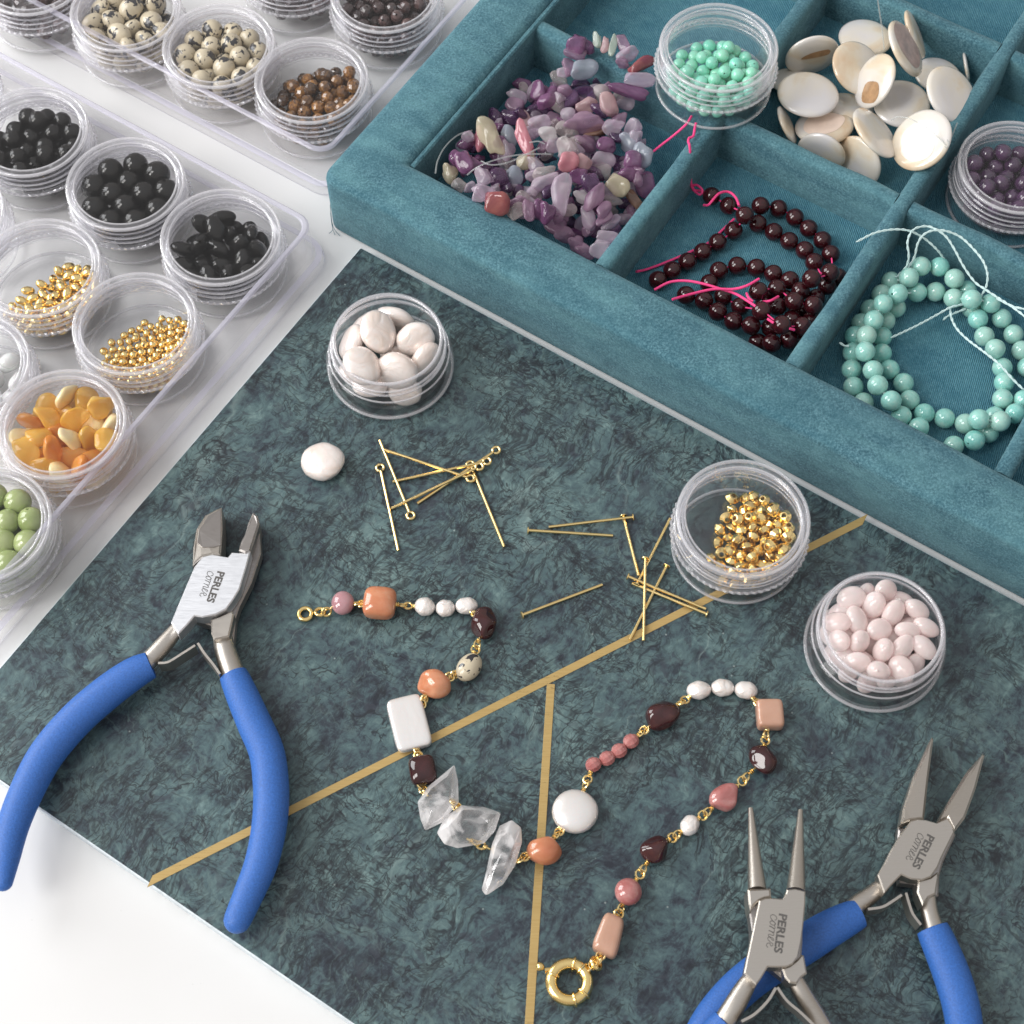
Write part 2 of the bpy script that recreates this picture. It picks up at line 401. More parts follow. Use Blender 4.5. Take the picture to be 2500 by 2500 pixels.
def m_gloss(name, stops, rough=0.08, nscale=0.25, coat=0.6, sss=0.0, sssr=(1, .6, .5), bmp=0.0, rnd=None, detail=4, spec=0.5, dist=0.3):
    """polished stone: colour from noise, varied from bead to bead"""
    m, nt, o = mat(name); co = coords(nt, rand=True)
    c = ramp(nt, noise_(nt, co, nscale, detail, 0.6, dist), stops)
    if rnd: c = mixc(nt, ramp(nt, rand(nt), [(0.0, g3(0)), (1.0, g3(rnd[1]))]), c, rnd[0])
    k = {'Base Color': c, 'Roughness': rough, 'Coat Weight': coat, 'Coat Roughness': 0.03, 'Specular IOR Level': spec}
    if sss: k.update({'Subsurface Weight': sss, 'Subsurface Radius': sssr, 'Subsurface Scale': 0.0015})
    p = bsdf(nt, o, **k)
    if bmp: bump(nt, p, noise_(nt, co, nscale * 2.2, 3), 0.0001, bmp)
    return m
def m_spots(name, base, spot, scale, thr, rough=0.25):
    m, nt, o = mat(name); co = coords(nt, rand=True)
    n = noise_(nt, co, scale, 3, 0.6, 0.4)
    b = ramp(nt, noise_(nt, co, scale * 0.6, 3), [(0.35, base), (0.7, tuple(x * 0.82 for x in base))])
    c = mixc(nt, ramp(nt, n, [(thr, g3(0)), (thr + 0.025, g3(1))]), b, spot)
    bsdf(nt, o, **{'Base Color': c, 'Roughness': rough, 'Coat Weight': 0.3, 'Coat Roughness': 0.08}); return m
def m_translucent(name, cols, alpha=0.45, rough=0.06, nscale=0.12, edge=0.4):
    """translucent quartz: part clear, part cloudy body colour"""
    m, nt, o = mat(name); co = coords(nt, rand=True)
    c = ramp(nt, noise_(nt, co, nscale, 4, 0.6, 0.8), [(0.3, cols[0]), (0.7, cols[1])])
    p = bsdf(nt, None, **{'Base Color': c, 'Roughness': rough, 'Coat Weight': 0.7, 'Coat Roughness': 0.03, 'Subsurface Weight': 0.35, 'Subsurface Radius': (1, .8, .9), 'Subsurface Scale': 0.0015})
    tr = N(nt, 'ShaderNodeBsdfTransparent'); nt.links.new(mixc(nt, 0.55, c, (1.0, 1.0, 1.0)), tr.inputs[0])
    lw = N(nt, 'ShaderNodeLayerWeight'); lw.inputs[0].default_value = 0.4
    k = math_(nt, 'ADD', math_(nt, 'MULTIPLY', lw.outputs['Facing'], edge), 1 - alpha); k = math_(nt, 'MINIMUM', k, 1.0)
    mx = N(nt, 'ShaderNodeMixShader'); nt.links.new(k, mx.inputs[0]); nt.links.new(tr.outputs[0], mx.inputs[1]); nt.links.new(p.outputs[0], mx.inputs[2])
    nt.links.new(mx.outputs[0], o.inputs[0]); return m
def m_crystal():
    m, nt, o = mat('clear_quartz'); co = coords(nt)
    gl = N(nt, 'ShaderNodeBsdfGlass'); gl.inputs['IOR'].default_value = 1.35; gl.inputs['Roughness'].default_value = 0.0; gl.inputs[0].default_value = (1, 0.99, 0.99, 1)
    tr = N(nt, 'ShaderNodeBsdfTransparent'); tr.inputs[0].default_value = (1, 1, 1, 1)
    df = bsdf(nt, None, **{'Base Color': (0.95, 0.92, 0.92), 'Roughness': 0.06, 'Coat Weight': 1.0, 'Coat Roughness': 0.02})
    gs = N(nt, 'ShaderNodeBsdfGlossy'); gs.inputs['Roughness'].default_value = 0.03
    m1 = N(nt, 'ShaderNodeMixShader'); m1.inputs[0].default_value = 0.14; nt.links.new(tr.outputs[0], m1.inputs[1]); nt.links.new(gl.outputs[0], m1.inputs[2])
    lw = N(nt, 'ShaderNodeLayerWeight'); lw.inputs[0].default_value = 0.5
    fz = math_(nt, 'ADD', math_(nt, 'MULTIPLY', math_(nt, 'POWER', lw.outputs['Facing'], 4.0), 0.8), 0.06)
    m3 = N(nt, 'ShaderNodeMixShader'); nt.links.new(fz, m3.inputs[0]); nt.links.new(m1.outputs[0], m3.inputs[1]); nt.links.new(gs.outputs[0], m3.inputs[2])
    cl = ramp(nt, noise_(nt, co, 0.16, 3, 0.5, 0.6), [(0.46, g3(0.04)), (0.60, g3(0.42))])
    cl = math_(nt, 'ADD', cl, math_(nt, 'MULTIPLY', math_(nt, 'POWER', lw.outputs['Facing'], 1.6), 0.85))
    m2 = N(nt, 'ShaderNodeMixShader'); nt.links.new(cl, m2.inputs[0]); nt.links.new(m3.outputs[0], m2.inputs[1]); nt.links.new(df.outputs[0], m2.inputs[2])
    nt.links.new(m2.outputs[0], o.inputs[0]); return m
def m_pearl(name='pearl', base=(0.95, 0.87, 0.83), tint=(0.80, 0.62, 0.50), amt=0.25, bmp=0.6, met=0.22):
    m, nt, o = mat(name); co = coords(nt, rand=True)
    n = noise_(nt, co, 0.3, 3, 0.5, 0.8)
    c = mixc(nt, ramp(nt, n, [(0.40, g3(0)), (0.68, g3(amt * 2))]), base, tint)
    lw = N(nt, 'ShaderNodeLayerWeight'); lw.inputs[0].default_value = 0.35
    c = mixc(nt, math_(nt, 'MULTIPLY', lw.outputs['Facing'], 0.5), c, (0.72, 0.60, 0.56))
    p = bsdf(nt, o, **{'Base Color': c, 'Roughness': 0.25, 'Metallic': met, 'Specular IOR Level': 0.9, 'Coat Weight': 0.8, 'Coat Roughness': 0.10, 'Sheen Weight': 0.15,
                       'Subsurface Weight': 0.15, 'Subsurface Radius': (1, .7, .6), 'Subsurface Scale': 0.001})
    bump(nt, p, noise_(nt, co, 0.30, 3, 0.5, 1.2), 0.0007, bmp); return m
def m_shell():
    m, nt, o = mat('mother_of_pearl'); co = coords(nt, rand=True)
    n = noise_(nt, co, 0.16, 4, 0.5, 0.6)
    c = ramp(nt, n, [(0.32, (0.66, 0.50, 0.34)), (0.42, (0.70, 0.60, 0.46)), (0.50, (0.72, 0.67, 0.59)), (0.7, (0.68, 0.66, 0.67))])
    p = bsdf(nt, o, **{'Base Color': c, 'Roughness': 0.22, 'Specular IOR Level': 0.7, 'Coat Weight': 0.5, 'Coat Roughness': 0.06}); return m
def m_metal(name, col, rough=0.18, brushed=False, bmp=0.0):
    m, nt, o = mat(name); co = coords(nt, sc=(0.25, 3, 3) if brushed else (1, 1, 1))
    n = noise_(nt, co, 1.2 if brushed else 0.5, 4, 0.6)
    c = mixc(nt, ramp(nt, n, [(0.3, g3(0.0)), (0.7, g3(0.35))]), col, tuple(x * 0.78 for x in col))
    p = bsdf(nt, o, **{'Base Color': c, 'Metallic': 1.0, 'Roughness': ramp(nt, n, [(0.3, g3(rough * 0.8)), (0.7, g3(min(1, rough * 1.3)))])})
    if brushed or bmp: bump(nt, p, n, 0.00004, bmp or 0.25)
    return m
def m_plain(name, col, rough=0.6, n=1.0, b=0.0, amp=0.2, coat=0.0):
    m, nt, o = mat(name); co = coords(nt)
    x = noise_(nt, co, n, 4, 0.65)
    c = mixc(nt, ramp(nt, x, [(0.3, g3(0)), (0.7, g3(1))]), tuple(v * (1 - amp) for v in col), tuple(min(1, v * (1 + amp)) for v in col))
    p = bsdf(nt, o, **{'Base Color': c, 'Roughness': rough, 'Coat Weight': coat})
    if b: bump(nt, p, x, 0.0002, b)
    return m
def m_brass():
    m, nt, o = mat('brushed_brass'); co = coords(nt)
    mp = nt.nodes.new('ShaderNodeMapping'); mp.inputs['Rotation'].default_value = (0, 0, R(-40)); mp.inputs['Scale'].default_value = (0.12, 2.2, 1); nt.links.new(co, mp.inputs[0])
    n = noise_(nt, mp.outputs[0], 1.0, 4, 0.6); w = noise_(nt, mp.outputs[0], 0.35, 3, 0.6, 0.6)
    c = ramp(nt, n, [(0.3, (0.46, 0.31, 0.115)), (0.7, (0.52, 0.37, 0.15))])
    scr = ramp(nt, math_(nt, 'ABSOLUTE', math_(nt, 'SUBTRACT', w, 0.5)), [(0, g3(0.8)), (0.006, g3(0))])
    scr = math_(nt, 'MULTIPLY', scr, ramp(nt, noise_(nt, co, 0.05, 2), [(0.5, g3(0)), (0.6, g3(1))]))
    c = mixc(nt, scr, c, (0.10, 0.07, 0.03))
    bsdf(nt, o, **{'Base Color': c, 'Metallic': 0.35, 'Roughness': 0.45}); return m
MD = m_desk(); MB = m_marble(); MV = m_velvet(); MVF = m_velvet('teal_felt_floor', True, 1.25)
MC = m_clear(); MCB = m_clear('clear_box_plastic', (1, 0.998, 1), (0.93, 0.92, 0.99), 0.004, 0.16, 0.05)
MCBR = m_clear('box_rim_plastic', (0.97, 0.965, 1.0), (0.88, 0.86, 1.0), 0.5, 0.3, 0.08)
MCE = m_clear('thick_plastic_edge', (0.99, 0.99, 1.0), (0.92, 0.91, 0.94), 0.16, 0.35, 0.05, 2.0)  # stronger pale haze colour, standing in for light trapped in thick edges
MCT = m_clear('threaded_plastic', (0.99, 0.99, 1.0), (0.92, 0.91, 0.94), 0.02, 0.3, 0.02, 2.5)
MBRASS = m_brass(); MEDGE = m_plain('pale_board_edge', (0.62, 0.68, 0.72), 0.5, 0.4)
GOLD = m_metal('polished_gold', (1.0, 0.75, 0.32), 0.2); WIRE = m_metal('gold_wire', (0.98, 0.74, 0.34), 0.22)
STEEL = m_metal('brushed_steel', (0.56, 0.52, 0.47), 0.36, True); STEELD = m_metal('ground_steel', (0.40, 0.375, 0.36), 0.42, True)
STEELB = m_metal('steel_painted_reflection', (0.84, 0.85, 0.88), 0.42, True)  # paler steel colour stands in for a bright reflection on the cutter plate
BLUE = m_plain('blue_rubber', (0.028, 0.122, 0.42), 0.55, 2.2, 0.5, 0.22, 0.05)
INK = m_plain('etched_grey', (0.09, 0.085, 0.08), 0.6)
PEARL = m_pearl(); PEARLW = m_pearl('white_pearl', (0.84, 0.80, 0.77), (0.84, 0.72, 0.64), 0.25)
PEARLS = m_pearl('smooth_pearl', (0.86, 0.83, 0.81), (0.86, 0.80, 0.76), 0.2, 0.15, 0.5); SHELL = m_shell(); BROWN = m_plain('brown_shell_stain', (0.42, 0.25, 0.13), 0.3, 0.4, 0, 0.25, 0.4); MAUVE = m_plain('mauve_shell_layer', (0.50, 0.36, 0.32), 0.3, 0.4, 0, 0.2, 0.4)
ROSYS = m_plain('peach_shell_layer', (0.82, 0.66, 0.56), 0.3, 0.2, 0, 0.08, 0.4)
GARNET = m_gloss('dark_garnet', [(0.3, (0.018, 0.003, 0.005)), (0.7, (0.050, 0.007, 0.010))], 0.08, 0.3, 0.15, spec=0.5)
GARNETS = m_gloss('garnet_stone', [(0.3, (0.016, 0.004, 0.005)), (0.6, (0.048, 0.010, 0.011)), (0.8, (0.10, 0.03, 0.02))], 0.06, 0.2, 0.4)
BLACK = m_gloss('black_onyx', [(0.3, (0.006, 0.006, 0.006)), (0.7, (0.010, 0.0095, 0.009))], 0.07, 0.3, 0.0, spec=0.42)
AMAZ = m_gloss('amazonite', [(0.25, (0.15, 0.46, 0.42)), (0.5, (0.25, 0.58, 0.53)), (0.75, (0.42, 0.64, 0.57))], 0.14, 0.13, 0.5, 0.2, (0.6, 1, .9), rnd=((0.46, 0.60, 0.52), 0.5))
TURQ = m_gloss('turquoise_glass', [(0.3, (0.20, 0.68, 0.53)), (0.7, (0.36, 0.80, 0.66))], 0.14, 0.1, 0.5, 0.35, (0.5, 1, .9), rnd=((0.35, 0.72, 0.45), 0.4))
ROSEQ = m_translucent('rose_quartz', ((0.96, 0.80, 0.775), (0.98, 0.89, 0.88)), 0.5)
GREENJ = m_gloss('green_jade', [(0.3, (0.27, 0.34, 0.12)), (0.7, (0.44, 0.50, 0.24))], 0.14, 0.12, 0.5, 0.3, (.7, 1, .4))
DALM = m_spots('dalmatian_stone', (0.60, 0.52, 0.38), (0.03, 0.03, 0.035), 0.33, 0.555)
TIGER = m_gloss('tiger_eye', [(0.3, (0.035, 0.018, 0.010)), (0.5, (0.26, 0.11, 0.026)), (0.7, (0.55, 0.27, 0.06))], 0.12, 0.3, 0.7, rnd=((0.03, 0.018, 0.014), 0.95), dist=1.5)
DUSK = m_gloss('dark_brown_stone', [(0.3, (0.030, 0.015, 0.016)), (0.7, (0.11, 0.055, 0.05))], 0.16, 0.25, 0.6, rnd=((0.04, 0.035, 0.035), 0.8))
AMETH = m_gloss('amethyst', [(0.3, (0.026, 0.010, 0.034)), (0.7, (0.10, 0.04, 0.11))], 0.1, 0.18, 0.8, 0.05, (1, .5, 1))
PEACH = m_gloss('peach_moonstone', [(0.3, (0.46, 0.15, 0.07)), (0.55, (0.56, 0.22, 0.11)), (0.75, (0.62, 0.32, 0.19))], 0.18, 0.14, 0.6, 0.3, (1, .5, .3))
BEIGE = m_gloss('beige_moonstone', [(0.3, (0.46, 0.25, 0.17)), (0.7, (0.54, 0.33, 0.24))], 0.2, 0.1, 0.5, 0.3, (1, .6, .4))
ROSE = m_gloss('strawberry_quartz', [(0.25, (0.32, 0.09, 0.085)), (0.5, (0.43, 0.16, 0.15)), (0.75, (0.52, 0.27, 0.25))], 0.12, 0.25, 0.7, 0.3, (1, .5, .5))
ROSEL = m_gloss('pale_rose_stone', [(0.3, (0.38, 0.18, 0.20)), (0.7, (0.50, 0.29, 0.31))], 0.12, 0.2, 0.7, 0.3, (1, .6, .6))
AMBER = [m_translucent('amber_honey', ((0.90, 0.50, 0.05), (0.95, 0.66, 0.16)), 0.6), m_translucent('amber_orange', ((0.82, 0.32, 0.05), (0.92, 0.50, 0.12)), 0.6), m_gloss('amber_cream', [(0.3, (0.86, 0.66, 0.30)), (0.7, (0.88, 0.76, 0.50))], 0.2, 0.15, 0.5, 0.3, (1, .7, .3))]
CRYST = m_crystal(); WHITEQ = m_translucent('white_quartz', ((0.85, 0.86, 0.85), (0.92, 0.92, 0.91)), 0.4)
PINKT = m_plain('pink_cord', (0.86, 0.06, 0.24), 0.7, 1.5, 0.3, 0.15); WHITET = m_plain('pale_blue_cord', (0.58, 0.74, 0.74), 0.8, 2.0, 0.4, 0.15)
NYLON = m_clear('nylon_thread', (0.93, 0.94, 0.94), (0.8, 0.84, 0.84), 0.25, 0.5, 0.1)
HOLE = m_plain('dark_hole', (0.02, 0.02, 0.02), 0.8)
CH = {'P': ((0.16, 0.055, 0.15), (0.34, 0.17, 0.31), .55), 'D': ((0.045, 0.020, 0.060), (0.16, 0.08, 0.18), .5), 'M': ((0.34, 0.20, 0.32), (0.56, 0.38, 0.50), .7),
      'L': ((0.60, 0.48, 0.60), (0.84, 0.75, 0.83), .76), 'C': ((0.56, 0.50, 0.50), (0.80, 0.74, 0.73), .8), 'K': ((0.58, 0.38, 0.40), (0.70, 0.50, 0.50), .6),
      'Q': ((0.56, 0.20, 0.26), (0.70, 0.34, 0.38), .45), 'Y': ((0.56, 0.50, 0.36), (0.70, 0.64, 0.50), .6), 'G': ((0.40, 0.48, 0.40), (0.60, 0.67, 0.60), .6),
      'B': ((0.34, 0.38, 0.46), (0.52, 0.56, 0.63), .6), 'R': ((0.20, 0.03, 0.06), (0.42, 0.15, 0.12), .35), 'W': ((0.68, 0.64, 0.66), (0.84, 0.82, 0.82), .65),
      'N': ((0.12, 0.05, 0.035), (0.32, 0.20, 0.14), .3)}
CHM = {k: m_translucent('chip_stone_' + {'P': 'purple', 'D': 'dark_violet', 'M': 'mauve', 'L': 'lilac', 'C': 'smoky', 'K': 'blush', 'Q': 'pink', 'Y': 'yellow', 'G': 'green', 'B': 'blue', 'R': 'red', 'W': 'white', 'N': 'brown'}[k], (v[0], v[1]), v[2]) for k, v in CH.items()}

# ================================================================== SETTING: desk
desk = thing('desk', 'glossy white desk top made of two panels that meet in a fine seam', 'desk', (0, 0, 0), kind='structure')
del desk['category']
def slab(a0, b0, a1, b1, z0, z1, ch=0.3):
    o = rrect(a0, b0, a1, b1, 0.4, 2); i = rrect(a0 + ch, b0 + ch, a1 - ch, b1 - ch, 0.2, 2)
    L = [[fr(x, y, z0) for x, y in o], [fr(x, y, z1 - ch) for x, y in o], [fr(x, y, z1) for x, y in i]]
    return loft(L, cap0=True, cap1=True)
V, F = slab(-700, -600, 700, 66.8, -18, 0); part('desk_panel', V, F, MD, desk)
V, F = slab(-700, 67.2, 700, 700, -18, 0); part('desk_panel', V, F, MD, desk)
# ================================================================== marble board with brass strips
BT = 5.0     # board top
A0, B0 = ab(at(880, 603, BT)); BBOT = ab(at(433, 2206, BT))[1]
board = thing('marble_board', 'dark green marble board crossed by brass strips, lying on the white desk', 'board', tuple(fr(A0 + 180, (B0 + BBOT) / 2, 0)))
o_ = rrect(A0, BBOT, A0 + 430, B0, 0.8, 3); i_ = rrect(A0 + .35, BBOT + .35, A0 + 430 - .35, B0 - .35, 0.5, 3)
L = [[fr(x, y, 0.02) for x, y in o_], [fr(x, y, BT - 0.35) for x, y in o_], [fr(x, y, BT) for x, y in i_]]
V, F = loft(L, cap0=True, cap1=True)
fm = [1 if (abs(np.array([V[i][2] for i in f]) - BT).max() > 0.01) else 0 for f in F]
part('slab', V, F, [MB, MEDGE], board, smooth=False, fm=fm)
def strip(p, q, w=2.15, cut=None, name='brass_strip'):
    p = at(*p, BT); q = at(*q, BT); d = (q - p) / np.linalg.norm(q - p); n = np.array((-d[1], d[0], 0)) * w / 2
    c0, c1 = cut or (0, 0)
    T = [p - n + d * c0, q - n + d * (-c1), q + n + d * c1, p + n - d * c0]
    T = [t + np.array((0, 0, 0.12)) for t in T]
    V, F = plate(T, 0.35, 0.04); part(name, V, F, MBRASS, board, smooth=False)
strip((366, 2152), (2112, 1268), cut=(-1.2, 1.6))
strip((1345, 1670), (1288, 2560))
# ================================================================== teal velvet tray
TB0, TA0 = 54.2, -105.0
tray = thing('velvet_tray', 'teal velvet jewellery tray with square compartments', 'tray', tuple(fr(0, 150, 0)))
TA1, TB1 = 175, 300
prof = [(0.6, 0.05), (0, 1.0), (-0.1, 12), (0, 21.9), (0.35, 23.1), (1.1, 23.8), (2.4, 24.1), (10, 24.25), (16.6, 24.0), (18.4, 23.3), (19.2, 22.0), (19.4, 20), (19.4, 4.8)]
loops = []
def subd(pts, step=4.0):
    out = []
    for i in range(len(pts)):
        a = np.array(pts[i]); b = np.array(pts[(i + 1) % len(pts)]); m = max(1, int(np.linalg.norm(b - a) / step))
        for j in range(m): out.append(a + (b - a) * j / m)
    return out
def inner_off(d):
    r_ = max(1.0, 5 - d) if d < 10 else 1.0
    return rrect(TA0 + d * 1.03, TB0 + d, TA1 - d, TB1 - d, r_, 5)
base = rrect(TA0, TB0, TA1, TB1, 4, 5); nb = len(base)
for d, z in prof:
    l = inner_off(d); L = []
    for i in range(nb):
        a = np.array(l[i]); b = np.array(l[(i + 1) % nb]); m = 1 if np.linalg.norm(np.array(base[i]) - np.array(base[(i + 1) % nb])) < 5 else 60
        for j in range(m):
            q = a + (b - a) * j / m; w = fr(q[0], q[1], z)
            k = mnoise.noise(Vector((w[0] * .035, w[1] * .035, z * .05))); k2 = mnoise.noise(Vector((w[0] * .12 + 9, w[1] * .12, z * .1)))
            if 0 < z < 24.5 and z > 1.2 and d < 19: w = w + np.array((SA * (k * .5 + k2 * .12), CA * (k * .5 + k2 * .12), 0.25 * k * (z > 20)))
            L.append(w)
    loops.append(L)
V, F = loft(loops, cap0=True); part('rim', V, F, MV, tray, auto=60)
V, F = slab(TA0 + 19, TB0 + 18.5, TA1 - 18, TB1 - 18, 2.5, 5.0, .05); part('tray_floor', V, F, MVF, tray, smooth=False)
def divider(a0, b0, a1, b1, zt=22.0, name='divider'):
    ln = max(a1 - a0, b1 - b0); along_a = (a1 - a0) > (b1 - b0)
    c = ((b0 + b1) / 2 if along_a else (a0 + a1) / 2); hw = ((b1 - b0) if along_a else (a1 - a0)) / 2
    pr = [(-hw, 4.9), (-hw, zt - 1.6), (-hw * .8, zt - .5), (-hw * .4, zt), (hw * .4, zt), (hw * .8, zt - .5), (hw, zt - 1.6), (hw, 4.9)]
    m = int(ln / 4); L = []
    for j in range(m + 1):
        s = (a0 if along_a else b0) + ln * j / m; l = []
        for (x, z) in pr:
            w = fr(s, c + x, z) if along_a else fr(c + x, s, z)
            k = mnoise.noise(Vector((w[0] * .06, w[1] * .06, 3.3)))
            w = w + (np.array((SA, CA, 0)) if along_a else np.array((CA, -SA, 0))) * k * .5 * (z > 10) + np.array((0, 0, k * .35 * (z > 15)))
            l.append(w)
        L.append(l)
    n = len(pr); V = [p for l in L for p in l]; F = []
    for i in range(m):
        for k in range(n - 1): F.append((i * n + k, i * n + k + 1, (i + 1) * n + k + 1, (i + 1) * n + k))
    F.append(tuple(range(n))); F.append(tuple(m * n + k for k in range(n - 1, -1, -1)))
    part(name, V, F, MV, tray, auto=60)
D1 = (-18.8, -13.6); D2 = (45.2, 50.4); X1 = (141.8, 147.0); X2 = (214.5, 219.7)
divider(D1[0], 73.7, D1[1], 280); divider(D2[0], 73.7, D2[1], 280); divider(110.5, 73.7, 115.7, 280)
for a0, a1 in ((-85, D1[0]), (D1[1], D2[0]), (D2[1], 110.5)):
    for b0, b1 in (X1, X2): divider(a0 - .1, b0, a1 + .1, b1, 21.6)
V, F = slab(-85.2, 73.8, -83.4, 280, 4.9, 22.6, .5); part('side_lining', V, F, MV, tray, smooth=False)
for pts in [[(808, 520, 9), (811, 545, 4), (818, 562, 1), (830, 576, .4)], [(806, 500, 13), (808, 530, 7), (812, 556, 2), (818, 574, .5)], [(811, 548, 3), (812, 562, 1), (803, 570, .4)]]:
    V, F = tube(catmull([at(x, y, h) for x, y, h in pts], .7), .09, 5); part('frayed_thread', V, F, MV, tray)
# ================================================================== clear boxes
def clear_box(a0, b0, a1, b1, zt, label):
    t = thing('display_box', label, 'plastic box', tuple(fr((a0 + a1) / 2, (b0 + b1) / 2, 0)), 'clear boxes of bead jars')
    def lp(d, z, r_): return [fr(x, y, z) for x, y in rrect(a0 + d, b0 + d, a1 - d, b1 - d, r_, 6)]
    L = [lp(-2.6, .1, 8), lp(-2.8, .6, 8), lp(-2.8, 3.2, 8), lp(-2.4, 3.8, 8), lp(-0.4, 4.1, 6), lp(0, 4.8, 6), lp(0, zt - .5, 6), lp(.5, zt, 6), lp(1.5, zt, 5), lp(1.9, zt - .5, 5), lp(2.0, 2.4, 4), lp(2.6, 1.8, 4)]
    V, F = loft(L, cap1=True); nn = len(L[0]); fm = [1 if f[0] // nn in (0, 3, 6, 7, 8) and len(f) == 4 else 0 for f in F]; part('wall', V, F, [MCB, MCBR], t, auto=30, fm=fm)
    return t
clear_box(-290, -160, -98.6, 43.3, 18, 'clear plastic box of jars nearest the marble board')
clear_box(-330, 65.2, -111.4, 250, 18, 'clear plastic box of jars above the desk seam, touching the teal tray')
# ================================================================== jars
def body_profile(lidded):
    if lidded:
        return [(0.001, 0), (16.6, 0), (17.6, .25), (18.2, 1.0), (18.3, 2.0), (18.3, 7.2), (17.9, 7.9), (16.9, 8.2), (16.9, 9.4), (17.4, 9.8), (16.9, 10.3), (16.9, 11.4), (17.4, 11.8), (16.9, 12.3), (16.9, 13.4), (17.4, 13.8), (16.9, 14.4), (16.9, 15.6), (16.4, 15.9), (15.9, 15.6), (15.8, 4.5), (15.2, 2.6), (13.5, 1.7), (0.001, 1.5)]
    return [(0.001, 0), (16.6, 0), (17.8, .25), (18.6, 1.2), (18.9, 2.6), (18.7, 6.0), (18.1, 8.0), (17.0, 9.0), (16.5, 9.4), (16.5, 10.2), (17.0, 10.7), (16.5, 11.3), (16.5, 12.2), (17.0, 12.7), (16.5, 13.3), (16.5, 14.6), (16.1, 15.4), (15.6, 15.6), (15.1, 15.3), (15.0, 9.5), (15.6, 7), (16.6, 4.5), (16.4, 2.8), (14.5, 1.7), (0.001, 1.5)]
def jar_mesh(name, prof, n, edge, thread, knurl=None):
    V, F = lathe(prof, n, knurl); fm = [1 if f[0] // n in edge else 2 if f[0] // n in thread else 0 for f in F]
    return mesh(name, V * MM, F, [MC, MCE, MCT], True, 24, fm)
bodyA = jar_mesh('jar_body', body_profile(True), 72, (1, 2, 5), tuple(range(6, 17)))
bodyB = jar_mesh('jar_body_open', body_profile(False), 72, (1, 2, 15, 16, 17), tuple(range(6, 15)))
lidp = [(17.6, 8.5), (18.75, 8.5), (18.85, 9.1), (18.75, 9.7), (18.1, 10.0), (18.1, 12.0), (18.15, 16.6), (17.7, 17.5), (17.2, 17.7), (16.0, 17.7), (15.6, 17.4), (15.3, 17.2), (0.001, 17.2), (0.001, 16.1), (15.4, 16.1), (17.2, 15.9), (17.6, 14.6), (17.4, 14.0), (17.6, 13.4), (17.6, 8.5)]
lidA = jar_mesh('jar_lid', lidp, 120, (0, 1, 2, 3, 6, 7, 8, 9, 10), (4, 5, 14, 15, 16, 17, 18), {1, 2, 3})
def m_ring():
    m, nt, o = mat('refracting_plastic'); gl = N(nt, 'ShaderNodeBsdfGlass'); gl.inputs['IOR'].default_value = 1.49; gl.inputs['Roughness'].default_value = 0.02
    tr = N(nt, 'ShaderNodeBsdfTransparent'); mx = N(nt, 'ShaderNodeMixShader'); mx.inputs[0].default_value = 0.20
    df = bsdf(nt, None, **{'Base Color': (0.90, 0.89, 0.93), 'Roughness': 0.08, 'Coat Weight': 1.0}); m2 = N(nt, 'ShaderNodeMixShader'); m2.inputs[0].default_value = 0.26
    nt.links.new(tr.outputs[0], mx.inputs[1]); nt.links.new(gl.outputs[0], mx.inputs[2]); nt.links.new(mx.outputs[0], m2.inputs[1]); nt.links.new(df.outputs[0], m2.inputs[2]); nt.links.new(m2.outputs[0], o.inputs[0]); return m
MRG = m_ring()
def rings(name, L, n=96):
    V, F = merge([torus((0, 0, z), (0, 0, 1), r, t, n, 8) for r, z, t in L]); return mesh(name, V * MM, F, MRG, True)
thrA = rings('thread', [(16.95, 9.9, .26), (16.95, 11.9, .26), (16.95, 13.9, .26), (16.2, 15.5, .4), (17.8, .7, .45)])
thrB = rings('thread', [(16.6, 10.7, .36), (16.6, 12.7, .36), (15.5, 15.1, .5), (18.3, 1.2, .5), (17.6, 8.6, .3)])
rimA = rings('rim', [(17.75, 17.1, .55), (15.75, 17.3, .28), (18.15, 13.0, .22), (18.15, 11.0, .22)])
kn = []
for k in range(120):
    t = 2 * math.pi * k / 120; rr = 18.75 + (.28 if k % 2 else -.12); kn.append((rr * math.cos(t), rr * math.sin(t), 9.1 + (.18 if k % 2 else -.18)))
V, F = tube(kn, .42, 6, closed=True); knA = mesh('grip_ring', V * MM, F, MRG, False)
def jar(px, py, base, label, lidded=True, fresh=None):
    top = 17.7 if lidded else 15.6
    c = at(px, py, base + top); c = np.array((c[0], c[1], base))
    t = thing('bead_jar', label, 'jar', tuple(c), 'round clear bead jars')
    inst('body', bodyA if lidded else bodyB, c, parent=t)
    inst('thread', thrA if lidded else thrB, c, parent=t)
    if lidded:
        l = inst('lid', lidA, c, parent=t); inst('rim', rimA, c, parent=l); inst('grip_ring', knA, c, parent=l)
    return c
